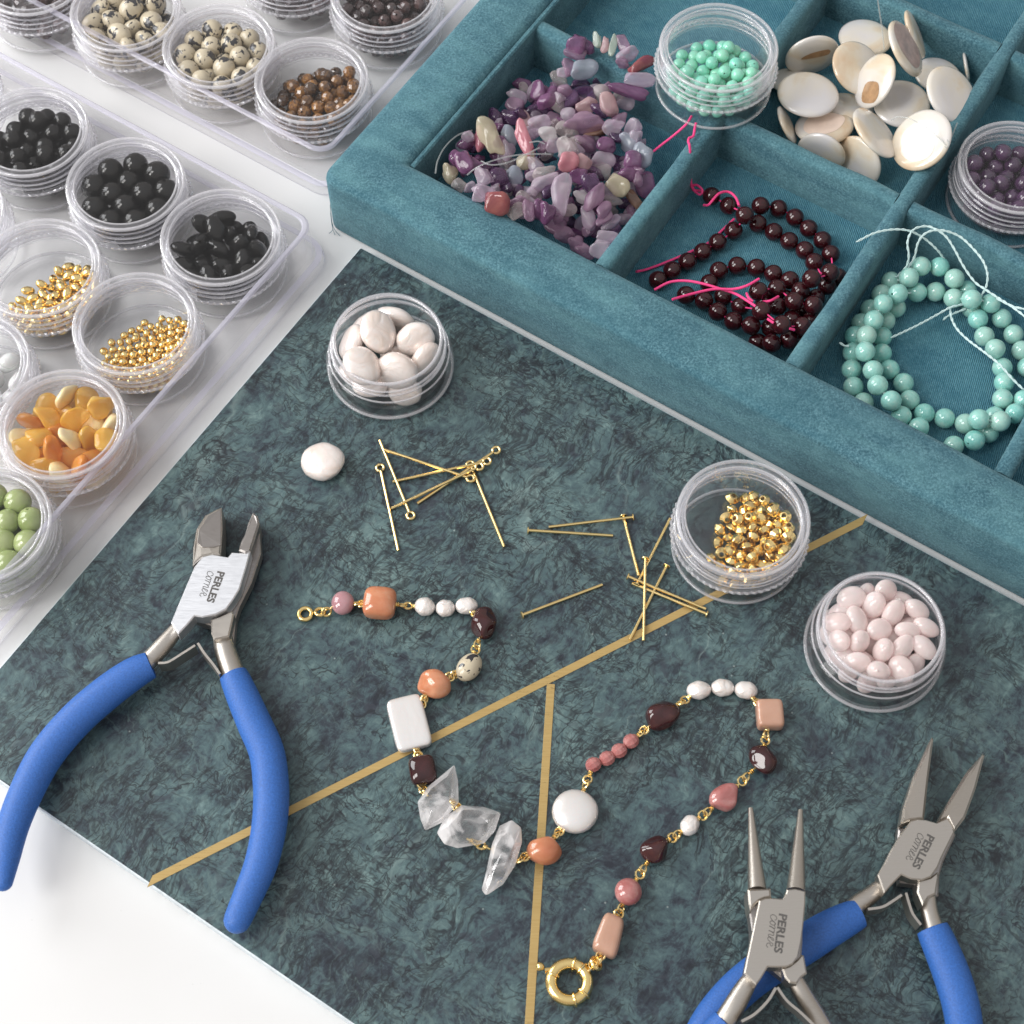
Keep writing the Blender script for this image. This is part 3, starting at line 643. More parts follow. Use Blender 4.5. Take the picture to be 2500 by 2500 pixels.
def pile(n, r, RR, tilt=(0, 0), z0=1.6, iters=420, seed=1, jitter=0.06, top=15.9):
    rg = np.random.default_rng(seed)
    rad = r * (1 + jitter * rg.uniform(-1, 1, n))
    th = rg.uniform(0, 6.283, n); q = (RR - r) * np.sqrt(rg.uniform(0, 1, n))
    P = np.c_[q * np.cos(th) + tilt[0] * RR * .3, q * np.sin(th) + tilt[1] * RR * .3, z0 + r + rg.uniform(0, 1, n) * n * r * r * r * 9 / (RR * RR)]
    g = np.array((tilt[0], tilt[1], -1.0)); g /= np.linalg.norm(g)
    for it in range(iters):
        step = r * (0.10 if it < iters * .75 else 0.02)
        P += g * step
        for _ in range(3):
            D = P[:, None] - P[None]; d = np.sqrt((D ** 2).sum(2)) + np.eye(n) * 99
            ov = np.maximum(rad[:, None] + rad[None] - d, 0); np.fill_diagonal(ov, 0)
            P += ((D / d[..., None]) * (ov * 0.42)[..., None]).sum(1)
            h = np.hypot(P[:, 0], P[:, 1]); k = np.minimum(1, (RR - rad) / np.maximum(h, 1e-6)); P[:, 0] *= k; P[:, 1] *= k
            P[:, 2] = np.maximum(P[:, 2], z0 + rad)
            if it > iters * .6: P[:, 2] = np.minimum(P[:, 2], top - rad)
    return P, rad
def randq(rg): 
    q = rg.normal(size=4); q /= np.linalg.norm(q); return Quaternion(q)
def scatter(c, me_list, name, label, group, n, r, RR=15.4, tilt=(0, 0), seed=1, sizes=None, flat=None, cat='bead', zmax=None, ez=1.0):
    P, rad = pile(n, r, RR, tilt, seed=seed); rg = np.random.default_rng(seed + 100)
    if zmax: 
        keep = P[:, 2] < zmax; P = P[keep]; rad = rad[keep]
    for i, p in enumerate(P):
        q = randq(rg)
        if flat is not None and rg.uniform() < flat:
            q = Quaternion((rg.normal() * .35, rg.normal() * .35, 1), rg.uniform(0, 6.28)) @ Quaternion((1, 0, 0), rg.normal() * .45)
        s = rad[i]; me = me_list[rg.integers(len(me_list))]
        sc = sizes or (1, 1, 1)
        o = inst(name, me, c + p, q, (s * sc[0], s * sc[1], s * sc[2]))
        tag(o, label, cat, group)
u_sph = sphere_bead(0.17)
BM = {}
def bm_(key, matl, **k):
    if key not in BM: BM[key] = bead_mesh(key, matl, **k)
    return BM[key]
onyx = bm_('onyx_bead', BLACK, hole=.13); stones = [stone(s) for s in range(10)]
def stone_meshes(nm, matl, idx=range(6)): return [mesh(nm, stones[i][0] * MM, stones[i][1], matl, True) for i in idx]
# facetted bead: low-res flat-shaded sphere
def facet_mesh(name, matl):
    V, F = sphere_bead(0.16, 10, 6); return mesh(name, V * MM, F, matl, False)
TR = -math.pi
# ---- lower clear box (base of jars 1.9 mm above the desk)
JB = 1.9
c = jar(-158, 190, JB, 'clear lidded jar cut by the left photo edge, left of the small black bead jar')
c = jar(72, 318, JB, 'clear lidded jar of small round black beads at the left photo edge')
scatter(c, [onyx], 'small_black_bead', 'small round black bead in the black bead jar at the left photo edge', 'small round black beads', 46, 3.0, seed=3)
c = jar(305, 445, JB, 'clear lidded jar of the largest round black beads, between two other black bead jars')
scatter(c, [onyx], 'large_black_bead', 'large round glossy black bead in the middle black bead jar', 'large round black beads', 26, 3.85, seed=4)
c = jar(538, 575, JB, 'clear lidded jar of oval black beads in the corner of its box')
ovb = bm_('oval_black', BLACK, hole=.12, ez=1.35)
scatter(c, [ovb], 'oval_black_bead', 'oval glossy black bead in the corner jar', 'oval black beads', 42, 3.0, seed=5, sizes=(.92, .72, 1.02))
gov = bm_('oval_gold', GOLD, hole=.36, ez=1.35, n=14, m=8)
c = jar(95, 650, JB, 'clear lidded jar with oval gold beads slid to its right side')
scatter(c, [gov], 'oval_gold_bead', 'tiny oval gold bead in the jar at the left photo edge', 'oval gold beads', 95, 1.6, RR=15.5, tilt=(.24, -.30), seed=6, sizes=(.85, .85, .95))
grn = bm_('round_gold', GOLD, hole=.46, n=14, m=7, ez=.85)
c = jar(328, 786, JB, 'clear lidded jar of tiny round gold beads beside the box wall')
scatter(c, [grn], 'round_gold_bead', 'tiny round gold bead with open hole in the jar beside the box wall', 'tiny round gold beads', 190, 1.3, RR=15.5, tilt=(.20, -.30), seed=7)
c = jar(149, 1032, JB, 'clear lidded jar of amber chips beside the box wall')
ast = [stone(200 + k, 6, .8, .4, 3, 2, .75) for k in range(7)]
ambs = [mesh('amber_chip', ast[i][0] * MM, ast[i][1], AMBER[(0, 1, 2, 0, 1, 0, 0)[i]], True) for i in range(7)]
scatter(c, ambs, 'amber_chip', 'honey amber chip in the jar beside the box wall', 'amber chips', 44, 3.2, seed=8, sizes=(1.5, 1.15, .62), cat='amber chip')
c = jar(-40, 1278, JB, 'clear lidded jar of pale green beads at the left photo edge')
grb = bm_('green_bead', GREENJ, hole=.13)
scatter(c, [grb], 'green_bead', 'round pale green bead in the jar at the left photo edge', 'pale green beads', 30, 3.75, seed=9)
c = jar(-84, 890, JB, 'clear lidded jar of white quartz chips at the left photo edge')
wq = stone_meshes('quartz_chip', WHITEQ, (1, 2, 3))
scatter(c, wq, 'quartz_chip', 'milky white quartz chip in the jar at the left photo edge', 'white quartz chips', 22, 3.4, seed=10, sizes=(1.2, .9, .7), cat='stone chip')
c = jar(-138, 520, JB, 'clear lidded jar mostly past the left photo edge, above the oval gold bead jar')
# ---- upper clear box
c = jar(533, 108, JB, 'clear lidded jar of round spotted cream beads in the front row of the upper box')
dal = bm_('spotted_bead', DALM, hole=.15)
scatter(c, [dal], 'spotted_bead', 'round cream bead with black spots in the middle jar of the front row', 'round spotted beads', 34, 3.5, seed=11)
c = jar(306, 22, JB, 'clear lidded jar of spotted beads of several shapes at the top photo edge')
dal2 = bm_('oval_spotted', DALM, hole=.18, ez=1.2)
scatter(c, [dal2], 'oval_spotted_bead', 'oval cream bead with black spots in the jar at the top photo edge', 'oval spotted beads', 30, 3.5, seed=12, sizes=(1, .8, 1))
c = jar(760, 192, JB, 'clear lidded jar of brown tiger eye beads in the corner beside the teal tray')
tig = facet_mesh('tiger_bead', TIGER)
scatter(c, [tig], 'tiger_eye_bead', 'facetted golden brown bead in the corner jar beside the teal tray', 'tiger eye beads', 88, 2.2, RR=15.4, tilt=(.22, -.12), seed=13)
c = jar(940, -22, JB, 'clear lidded jar of dark brown facetted beads at the top photo edge')
dus = facet_mesh('dark_bead', DUSK)
scatter(c, [dus], 'facetted_brown_bead', 'facetted dark brown bead in the jar at the top photo edge', 'dark brown facetted beads', 90, 2.2, seed=14)
c = jar(713, -108, JB, 'clear lidded jar whose base shows at the top edge, behind the spotted bead jar')
scatter(c, [dus], 'reddish_bead', 'dark reddish bead low in the half hidden jar at the top photo edge', 'dark beads in the half hidden jar', 26, 2.6, seed=15)
c = jar(78, -64, JB, 'clear lidded jar at the top left photo edge, left of the spotted bead jars')
scatter(c, [dus], 'reddish_bead', 'reddish brown bead low in the jar at the top left photo edge', 'reddish beads at the top left', 26, 2.8, seed=16)
# ---- jars on the board
c = jar(946, 825, BT, 'open clear jar of white coin pearls on the marble board', False)
def coin_mesh(name, matl, seed, a=1, b=.86, t=.5, amp=.09):
    V, F = ico(3); rg = np.random.default_rng(seed); off = rg.uniform(0, 30, 3)
    V = np.sign(V) * np.abs(V) ** np.array((1, 1, .8))
    V = V * np.array([1 + amp * mnoise.noise(Vector(v * 1.3 + off)) for v in V])[:, None]
    return mesh(name, V * np.array((a, b, t)) * MM, F, matl, True)
cps = [coin_mesh('coin_pearl', PEARL, s, 1, .84 + .03 * s, .48) for s in range(3)]
def img_orient(ang, tilt_r, side=1):
    """frame whose z axis leans so that a disc looks like an ellipse (ratio tilt_r) with its long axis at ang (y down) in the picture"""
    t = R(ang); mj = math.cos(t) * RT - math.sin(t) * UP; mn = np.cross(BK, mj)
    s = math.sqrt(max(0, 1 - tilt_r ** 2)) * side
    nz = BK * tilt_r + mn * s; ny = np.cross(nz, mj)
    return Matrix((tuple(mj), tuple(ny), tuple(nz))).transposed().to_quaternion()
PJ = lambda x, y: (760 + x / 4.83, 680 + y / 4.83)
CPL = ['largest coin pearl on top in the middle of the open jar, facing up', 'round white coin pearl at the right side of the open jar', 'broad creamy coin pearl at the lower left of the open jar', 'tilted coin pearl leaning at the back rim of the open jar',
       'pinkish coin pearl leaning at the upper left of the open jar', 'coin pearl at the front of the open jar, right of the creamy one', 'narrow upright coin pearl against the left wall of the open jar', 'narrow upright coin pearl against the lower right wall of the open jar']
for k, (x, y, a, an, rt, z) in enumerate([(785, 625, 265, 70, .86, 17), (1230, 710, 235, -20, .86, 15), (590, 1040, 255, 55, .84, 16), (1010, 385, 245, 15, .5, 12), (540, 420, 240, -40, .6, 12), (1010, 1090, 260, 20, .8, 13),
        (350, 740, 225, -70, .5, 13), (1400, 950, 225, -50, .45, 12), (520, 760, 150, 80, .7, 9), (1000, 900, 200, 10, .8, 9), (700, 1250, 220, 0, .7, 7), (1100, 1330, 210, 10, .8, 6), (700, 480, 200, 0, .8, 7), (1250, 600, 200, 0, .8, 7), (430, 1150, 180, 30, .6, 7)]):
    p = at(*PJ(x, y), BT + z - 3); s = a / 4.83 / pxmm(p)
    v = p - c; v[2] = 0; h = np.linalg.norm(v); lim = 14.6 - s * .62
    if h > lim: p[:2] = c[:2] + v[:2] / h * lim
    q = img_orient(an, rt, (1, -1)[k % 2])
    o = inst('coin_pearl', cps[k % 3], p, q, (s, s, s)); tag(o, CPL[k] if k < len(CPL) else 'flat white coin pearl lying low in the open jar under the others', 'pearl', 'coin pearls in the open jar')
c = jar(1815, 1262, BT, 'clear lidded jar of gold bicone beads standing over the brass strip')
V, F = lathe([(.36, -.62), (.55, -.60), (1.0, -.06), (1.0, .06), (.55, .60), (.36, .62), (.30, .4), (.30, -.4), (.36, -.62)], 14)
bic = mesh('bicone', V * MM, F, GOLD, False)
scatter(c, [bic], 'bicone_bead', 'gold bicone bead in the lidded jar over the brass strip', 'gold bicone beads', 92, 1.72, RR=15.3, tilt=(.45, -.06), seed=17, sizes=(1.12, 1.12, 1.12))
c = jar(2157, 1528, BT, 'open clear jar of pale pink quartz beads on the marble board', False)
rq = bm_('pink_oval', ROSEQ, hole=.04, ez=1.28, n=28, m=16)
scatter(c, [rq], 'pink_quartz_bead', 'pale pink quartz oval bead in the open jar', 'pink quartz beads', 52, 3.12, RR=14.9, seed=18, sizes=(1.0, .8, .98))
# ---- jars on the tray
c = jar(1755, 112, 22.1, 'clear lidded jar of turquoise beads standing on the tray dividers')
trq = bm_('turquoise_bead', TURQ, hole=.13)
scatter(c, [trq], 'turquoise_bead', 'round turquoise bead in the jar on the tray dividers', 'turquoise beads', 66, 2.05, RR=15.4, tilt=(.02, -.06), seed=19)
c = jar(2486, 405, 5.1, 'clear lidded jar of round purple beads at the right photo edge, in a tray compartment')
amt = bm_('purple_bead', AMETH, hole=.12)
scatter(c, [amt], 'purple_bead', 'round dark purple bead in the jar at the right photo edge', 'purple beads', 60, 2.7, seed=20)
# ================================================================== strands in the tray
def relax(P, r, fixed_z=5.0, iters=30, lims=None):
    P = np.array(P); n = len(P)
    for _ in range(iters):
        D = P[:, None] - P[None]; d = np.sqrt((D ** 2).sum(2)) + np.eye(n) * 99
        ov = np.maximum(2 * r - d, 0); np.fill_diagonal(ov, 0)
        P += ((D / d[..., None]) * (ov * 0.4)[..., None]).sum(1)
        P[:, 2] = np.maximum(P[:, 2], fixed_z + r)
        if lims:
            a = P[:, 0] * CA - P[:, 1] * SA; b = P[:, 0] * SA + P[:, 1] * CA
            a2 = np.clip(a, lims[0] + r, lims[1] - r); b2 = np.clip(b, lims[2] + r, lims[3] - r)
            P[:, 0] = a2 * CA + b2 * SA; P[:, 1] = -a2 * SA + b2 * CA
    return P
def cord(pts, conv, rad, matl, parent, name='cord', twist=False, lab=None):
    Q = [at(*conv(p[0], p[1]), p[2]) for p in pts]
    for q in Q:
        a_, b_ = ab(q)
        for lo, hi, w in ((D1[0], D1[1], a_), (D2[0], D2[1], a_), (X1[0], X1[1], b_)):
            if lo < w < hi and q[2] < 22.9 and conv in (CG, CZ): q[2] = 22.9
    Q = catmull(Q, 0.7)
    if twist:
        out = []
        for s in (0, math.pi):
            L = []
            for i, p in enumerate(Q):
                t = i * 1.15 + s; L.append(p + rad * .5 * np.array((math.cos(t), math.sin(t) * .6, math.sin(t) * .8)))
            out.append(tube(L, rad * .62, 6))
        V, F = merge(out)
    else: V, F = tube(Q, rad, 8)
    return part(name, V, F, matl, parent, label=lab)
gb = [  # chains of (x, y, h) in the crop; the cord runs along each chain
 [(705, 680, 9), (830, 750, 9), (945, 820, 13.5), (865, 930, 8), (750, 1015, 8), (640, 1085, 8), (530, 1155, 8), (420, 1220, 8), (315, 1290, 8)],
 [(1060, 750, 10), (1190, 770, 8), (1310, 835, 8), (1410, 915, 8), (1510, 1000, 8), (1570, 1100, 9), (1565, 1235, 15), (1420, 1290, 16)],
 [(1050, 885, 8), (1155, 940, 8), (1265, 1005, 8), (1375, 1070, 8), (1450, 1160, 9), (1550, 1330, 9)],
 [(690, 1310, 8), (755, 1225, 8), (890, 1185, 8), (1030, 1200, 8), (1155, 1245, 9), (1275, 1300, 10), (1325, 1370, 11)],
 [(790, 1410, 8), (915, 1480, 9), (1065, 1515, 17), (1215, 1615, 18), (1360, 1640, 15)],
 [(1045, 1370, 16), (1185, 1380, 11), (1305, 1450, 15), (1440, 1470, 15)],
 [(520, 1400, 9), (650, 1440, 9), (750, 1520, 10), (870, 1590, 11), (1000, 1630, 12), (1120, 1640, 11), (1160, 1745, 12), (1280, 1720, 11)],
 [(1180, 1480, 12), (1290, 1570, 11), (1460, 1590, 9), (1040, 1720, 9), (1480, 1400, 9), (1600, 1290, 8.5), (1330, 1740, 8), (1380, 1530, 8), (1100, 1440, 8), (1240, 1420, 7.9)]]
gs = thing('garnet_strand', 'strand of dark red garnet beads on pink cord coiled in a tray compartment', 'bead strand', tuple(fr(15, 105, 5)))
flat = [at(*CG(x, y), h) for ch in gb for x, y, h in ch]
GR = 2.85
flat = relax(flat, GR, 5.0, 40, (D1[1], D2[0], 73.7, X1[0]))
gme = bead_mesh('garnet_bead', GARNET, hole=.13, r=GR)
rg = np.random.default_rng(5)
def chain_beads(P, chains, me, parent, matc, crad, r, nm='bead'):
    k = 0
    for ci, ch in enumerate(chains):
        pts = P[k:k + len(ch)]; k += len(ch)
        for i, p in enumerate(pts):
            a = pts[max(0, i - 1)]; b = pts[min(len(pts) - 1, i + 1)]; d = b - a
            q = Vector(d).to_track_quat('Z', 'Y') @ Quaternion((0, 0, 1), rg.uniform(0, 6)) if np.linalg.norm(d) > .1 else None
            inst(nm, me, p, q, (1, 1, 1), parent)
        yield pts
for i, pts in enumerate(chain_beads(flat, gb, gme, gs, PINKT, .35, GR)):
    if i < 7:
        V, F = tube(catmull(list(pts), 1.0), 0.24, 6); part('cord', V, F, PINKT, gs)
for pts in [[(560, 100, 22.6), (520, 160, 22.4), (430, 240, 19), (340, 310, 17), (255, 378, 15)],
            [(592, 150, 23), (585, 180, 22.8), (570, 260, 22), (530, 350, 17), (515, 440, 13), (520, 540, 10), (560, 610, 9), (610, 640, 8.5), (680, 670, 9)],
            [(560, 605, 9), (600, 600, 10), (640, 640, 10), (620, 670, 9), (580, 640, 8.5), (565, 610, 9)],
            [(650, 745, 9), (680, 745, 12), (700, 725, 13), (760, 660, 13.5), (830, 650, 12.5), (880, 690, 13), (905, 750, 14)],
            [(870, 845, 6.5), (780, 930, 5.8), (680, 1020, 5.8), (550, 1085, 5.8), (400, 1150, 5.8), (240, 1210, 6), (160, 1228, 8)],
            [(290, 1360, 14), (400, 1305, 15), (520, 1295, 16), (640, 1315, 17), (760, 1350, 17), (870, 1385, 17), (950, 1430, 18), (1025, 1480, 19)],
            [(420, 1430, 20), (560, 1390, 18.5), (720, 1355, 18), (860, 1355, 18), (960, 1330, 19), (1050, 1280, 19)],
            [(960, 1385, 17), (975, 1420, 18), (1005, 1445, 18)], [(1080, 1445, 15), (1130, 1440, 17), (1190, 1408, 16)],
            [(1110, 1570, 20), (1155, 1600, 20)], [(1270, 1640, 19), (1305, 1650, 18)], [(1460, 1225, 15), (1480, 1250, 17), (1500, 1240, 17)]]:
    cord(pts, CG, 0.40, PINKT, gs)
# amazonite
az = [[(510, 570, 9), (655, 535, 14), (740, 447, 14), (880, 458, 13), (972, 545, 13), (1070, 622, 9)],
      [(570, 645, 15), (708, 628, 10), (845, 632, 9), (972, 660, 11), (1105, 685, 15), (1235, 733, 12), (1330, 833, 9), (1408, 945, 8), (1465, 1055, 8), (1505, 1165, 8)],
      [(462, 718, 15), (393, 838, 15), (342, 955, 15), (345, 1088, 15), (393, 1208, 14), (450, 1325, 14), (518, 1418, 13), (590, 1508, 11), (690, 1592, 10)],
      [(460, 650, 9), (375, 760, 8), (310, 850, 8), (255, 965, 9), (243, 1083, 9), (240, 1200, 9), (255, 1308, 9), (310, 1415, 9)],
      [(545, 750, 8), (478, 850, 8), (462, 975, 8), (480, 1098, 8), (535, 1205, 8), (600, 1298, 8), (680, 1405, 8), (775, 1485, 8), (890, 1540, 8), (1010, 1570, 9), (1150, 1580, 13), (1300, 1570, 14), (1435, 1525, 11), (1510, 1430, 10)],
      [(1115, 770, 8), (1168, 848, 10), (1210, 955, 10), (1270, 1063, 10), (1310, 1165, 9), (1332, 1283, 9), (1322, 1405, 9), (1290, 1512, 8)],
      [(1105, 1700, 10), (1230, 1650, 8), (1000, 1745, 8)]]
azs = thing('amazonite_strand', 'strand of pale green round beads looped on pale cord in a tray compartment', 'bead strand', tuple(fr(80, 105, 5)))
AR = 3.0
flat = relax([at(*CZ(x, y), h) for ch in az for x, y, h in ch], AR, 5.0, 30, (D2[1], 110.5, 73.7, X1[0]))
ame = bead_mesh('amazonite_bead', AMAZ, hole=.12, r=AR, n=28, m=16)
for pts in chain_beads(flat, az, ame, azs, WHITET, .3, AR):
    V, F = tube(catmull(list(pts), 1.0), 0.3, 6); part('cord', V, F, WHITET, azs)
for pts in [[(272, 268, 23), (400, 205, 24), (520, 180, 24.5), (640, 185, 24), (750, 235, 22), (850, 320, 19), (905, 390, 15)],
            [(560, 525, 12), (630, 450, 16), (650, 370, 20), (640, 280, 23), (660, 210, 24.5), (700, 170, 25), (780, 155, 25), (850, 180, 25), (920, 230, 24), (980, 320, 22), (1050, 450, 19), (1130, 560, 17), (1200, 610, 17), (1290, 670, 17), (1400, 740, 18), (1500, 815, 19)],
            [(600, 490, 13), (640, 460, 15), (690, 380, 18), (715, 280, 22), (760, 215, 24), (830, 185, 25), (920, 190, 25), (1020, 230, 24), (1110, 310, 23), (1190, 410, 22), (1222, 510, 20), (1210, 600, 17), (1175, 662, 15)],
            [(525, 962, 12), (700, 880, 11), (850, 800, 11), (950, 745, 12), (1040, 722, 12)],
            [(950, 740, 11), (960, 820, 11), (1000, 900, 12), (1080, 980, 13), (1200, 1070, 15), (1310, 1160, 15), (1400, 1260, 14), (1480, 1338, 13)],
            [(150, 1000, 13), (180, 1020, 13), (215, 1025, 13)], [(905, 835, 8), (910, 822, 9), (960, 795, 9), (1060, 755, 10)], [(1290, 680, 17), (1400, 735, 18), (1500, 758, 19)]]:
    cord(pts, CZ, 0.36, WHITET, azs, twist=True)
# shells
ss = thing('shell_strand', 'strand of flat round mother of pearl discs heaped in a tray compartment', 'bead strand', tuple(fr(15, 180, 5)))
def disc_mesh(name, matl, t=.14):
    prof = [(0.001, -t * .9), (.55, -t), (.88, -t * .75), (.985, -t * .35), (1, 0), (.985, t * .35), (.88, t * .75), (.55, t), (0.001, t * .9)]
    V, F = lathe(prof, 48); V = V * MM; return mesh(name, V, F, matl, True)
dm = disc_mesh('shell_disc', SHELL)
shl = [(1480, 395, 125, 108, 10, 12, 1), (1100, 200, 140, 118, 0, 14, 1), (700, 425, 100, 80, 0, 9, 1), (820, 290, 142, 62, -9, 15, -1), (1290, 545, 150, 138, 0, 14, 1), (1020, 560, 130, 90, 10, 11, 1),
       (1060, 358, 152, 138, 60, 18, 1), (870, 800, 130, 62, 28, 11, -1), (1060, 852, 145, 78, 57, 10, -1), (885, 665, 152, 112, -12, 13, 1), (690, 655, 105, 46, 68, 14, 1), (1630, 350, 75, 24, 80, 12, 1), (1360, 180, 132, 60, 72, 20, 1), (800, 495, 162, 138, 3, 18, 1),
       (1150, 425, 147, 75, -78, 22, 1), (1310, 255, 158, 98, 68, 26, 1), (1150, 697, 158, 104, 52, 24, 1), (1552, 497, 165, 142, 62, 23, 1), (1395, 735, 168, 128, -72, 26, 1)]
def blotch(p, q, R_, pts, matl, top=True, t=.14, z=None):
    """thin layer following the disc face; pts in disc units"""
    V = []; Q = np.array(q.to_matrix())
    n = 28; ctr = np.mean(pts, 0); P2 = catmull([np.array((x, y, 0)) for x, y in pts], .12, True)
    loops = []
    for f in (1.0, .75, .5, .25, .02):
        l = []
        for v in P2:
            u = ctr + (v[:2] - ctr) * f; rr = np.hypot(*u); zz = np.interp(rr, [0, .55, .88, .985, 1], [t * .9, t, t * .75, t * .35, 0]) + (z or .012)
            l.append(p + Q @ (np.array((u[0], u[1], zz)) * R_))
        loops.append(l)
    return loft(loops, cap1=True)
for i, (x, y, a, b, an, h, sd) in enumerate(shl):
    p = at(*CS(x, y), h); s = a / 2.1467 / pxmm(p); q = img_orient(an, b / a, sd)
    d = inst('shell_disc', dm, p, q, (s, s, s), ss)
    def bl(pts, m_): 
        V, F = blotch(p, q, s, pts, m_); part('shell_layer', V, F, m_, d) if False else part('shell_layer', V, F, m_, ss)
    if i == 3: bl([(-.45, .05), (-.1, .28), (.55, .35), (.6, .1), (.0, .0)], BROWN)
    if i == 14: bl([(-.85, -.3), (-.75, .3), (-.3, .35), (-.05, .2), (-.15, -.35), (-.55, -.5)], BROWN)
    if i == 15: bl([(-.93, 0), (-.6, .62), (.1, .72), (.62, .35), (.72, -.2), (.1, -.72), (-.6, -.62)], MAUVE)
    if i == 8: bl([(-.5, -.75), (.1, -.93), (.8, -.45), (.85, .2), (.55, -.1), (.1, -.4)], BROWN)
    if i == 9: bl([(-.75, -.1), (-.4, .5), (.3, .55), (.75, .1), (.3, -.5), (-.4, -.55)], ROSYS)
    if i == 18: bl([(-.75, .0), (-.5, .5), (-.05, .4), (.15, -.1), (-.1, -.55), (-.55, -.5)], ROSYS)
for pts in [[(1160, -40, 40), (1168, 20, 34), (1185, 130, 24), (1200, 260, 22)], [(1235, 630, 28), (1270, 612, 30), (1340, 625, 31), (1430, 675, 32), (1500, 735, 31), (1528, 765, 30), (1540, 745, 30), (1560, 700, 28), (1582, 645, 26)],
            [(1515, 740, 30), (1530, 735, 31), (1540, 755, 31), (1525, 775, 30), (1512, 760, 30)]]:
    cord(pts, CS, 0.22, NYLON, ss, 'nylon_thread')
# chips
cs_ = thing('chip_strand', 'heaped strand of purple, lilac and clear stone chips in the corner compartment', 'bead strand', tuple(fr(-50, 105, 5)))
chips = """1165 180 85 80 0 P 26;1240 215 60 50 30 P 25;1320 165 75 35 85 G 27;1380 190 65 35 95 K 27;1440 200 85 30 105 G 27;1520 190 80 45 60 M 27;1560 270 90 55 -30 L 26;1510 330 50 45 0 M 25;1650 350 115 50 -25 R 26;1650 468 115 55 3 L 25;1560 560 150 52 20 P 23;1090 370 70 55 60 M 21;1050 410 50 40 0 L 20;1140 265 85 50 20 M 24;1200 385 115 78 -8 B 22
1015 475 80 55 40 C 14;870 570 92 70 80 P 15;960 600 100 72 85 P 15;685 590 85 55 50 L 15;745 545 60 38 60 C 13;800 560 75 35 110 L 14;680 670 80 60 20 M 14;520 760 95 50 60 D 14;640 760 80 60 10 D 14;760 790 90 45 60 K 17;830 710 110 60 10 D 12;1090 640 90 70 -35 D 17;1200 590 90 70 0 D 15;1230 670 80 60 -30 K 18;1345 580 75 65 80 C 19;1410 680 110 70 80 K 20;1530 640 75 60 30 L 17;1360 470 75 50 0 D 12;1170 510 80 50 0 D 12
390 930 95 45 80 Q 18;330 970 75 60 60 D 15;470 920 165 75 72 Y 22;550 960 62 50 80 P 20;620 900 95 58 70 B 20;740 920 140 55 65 Q 23;600 1020 75 60 60 L 19;870 810 90 65 -20 C 19;930 900 72 68 0 W 22;970 980 70 60 0 L 20;1090 1000 95 80 60 C 22;1210 810 150 82 -12 M 20;1070 850 80 60 20 C 19;1300 880 90 45 -20 N 17;1440 840 80 60 20 L 20;1490 780 60 55 0 M 18;1220 970 90 60 30 M 17;1390 990 75 70 0 P 19;1480 920 70 60 40 D 18;1570 960 90 80 30 B 18;1670 1060 85 85 30 B 20;1590 1100 90 75 50 P 21;1550 1200 70 60 30 P 20;1680 1290 110 80 70 P 16
200 1090 60 70 0 P 20;270 1120 90 65 60 P 21;345 1150 70 60 20 P 19;150 1200 75 58 60 Y 19;255 985 70 50 100 B 15;230 1300 60 50 30 C 18;310 1310 50 45 0 C 18;540 1240 100 75 50 D 19;430 1230 85 62 50 L 22;430 1350 105 65 45 L 24;375 1370 60 50 90 L 24;530 1440 95 92 0 R 26;660 1220 90 70 80 B 18;760 1100 80 60 -30 Y 19;830 1130 80 55 40 L 19;900 1200 90 50 -10 C 20;910 1270 110 55 -15 L 20;930 1340 80 45 -40 D 19;1020 1380 170 80 -70 L 24;690 1430 65 50 -30 M 23;680 1500 70 55 -45 C 24;770 1495 80 45 85 K 25;850 1470 80 50 85 P 24;910 1510 80 70 60 P 24;1090 1490 60 50 0 C 19
1080 1110 85 80 0 Q 23;1190 1120 72 60 30 K 22;1180 1210 80 70 0 P 21;1260 1285 85 70 60 D 22;1200 1390 75 50 20 W 19;1290 1400 130 62 -60 M 22;1360 1490 75 50 -45 M 21;1370 1560 75 40 -40 M 19;1430 1410 80 40 10 C 17;1480 1300 90 75 30 Y 20;1420 1350 70 60 60 C 17;1330 1200 90 70 0 C 16;1350 1100 100 75 10 C 17;1600 1410 100 40 50 N 15;1430 1590 90 40 -40 L 17;1440 1640 60 45 0 D 15;1400 1700 85 45 10 L 16;1350 1790 90 80 0 L 18;1240 1560 95 60 70 L 17;1000 1620 95 70 20 M 15;1060 1690 80 70 0 M 14;1150 1760 70 60 20 M 14;1220 1820 80 50 30 M 14;640 1320 80 60 0 C 16;760 1370 80 60 30 L 15;830 1390 80 50 60 C 16;690 1340 60 50 60 D 16"""
rgc = np.random.default_rng(3)
cst = [stone(40 + s, 9, .74, .45, 3, 1, .8) for s in range(8)]
chm = {}
def chip(p, a, b, q, key, parent):
    j = int(rgc.integers(8))
    if (key, j) not in chm: chm[(key, j)] = mesh('chip', cst[j][0] * MM, cst[j][1], CHM[key], True)
    inst('chip', chm[(key, j)], p, q, (a, b, min(a, b) * rgc.uniform(.75, 1.0)), parent)
LIM = (-83.4, D1[0], 73.7, X1[0])
for row in chips.split('\n'):
    for it in row.split(';'):
        f = it.split(); x, y, a, b, an = map(float, f[:5]); h = float(f[6])
        p = at(*CC(x, y), h); s = 1 / 3.22 / pxmm(p)
        q = img_orient(an + rgc.normal() * 4, .93, rgc.choice((-1, 1)))
        ky = f[5]
        if ky in 'KC' and rgc.uniform() < .45: ky = 'L' if ky == 'C' else 'M'
        chip(p, a * s * 1.13, b * s * 1.13, q, ky, cs_)
keys = list('PDMLCLMLPCDL')
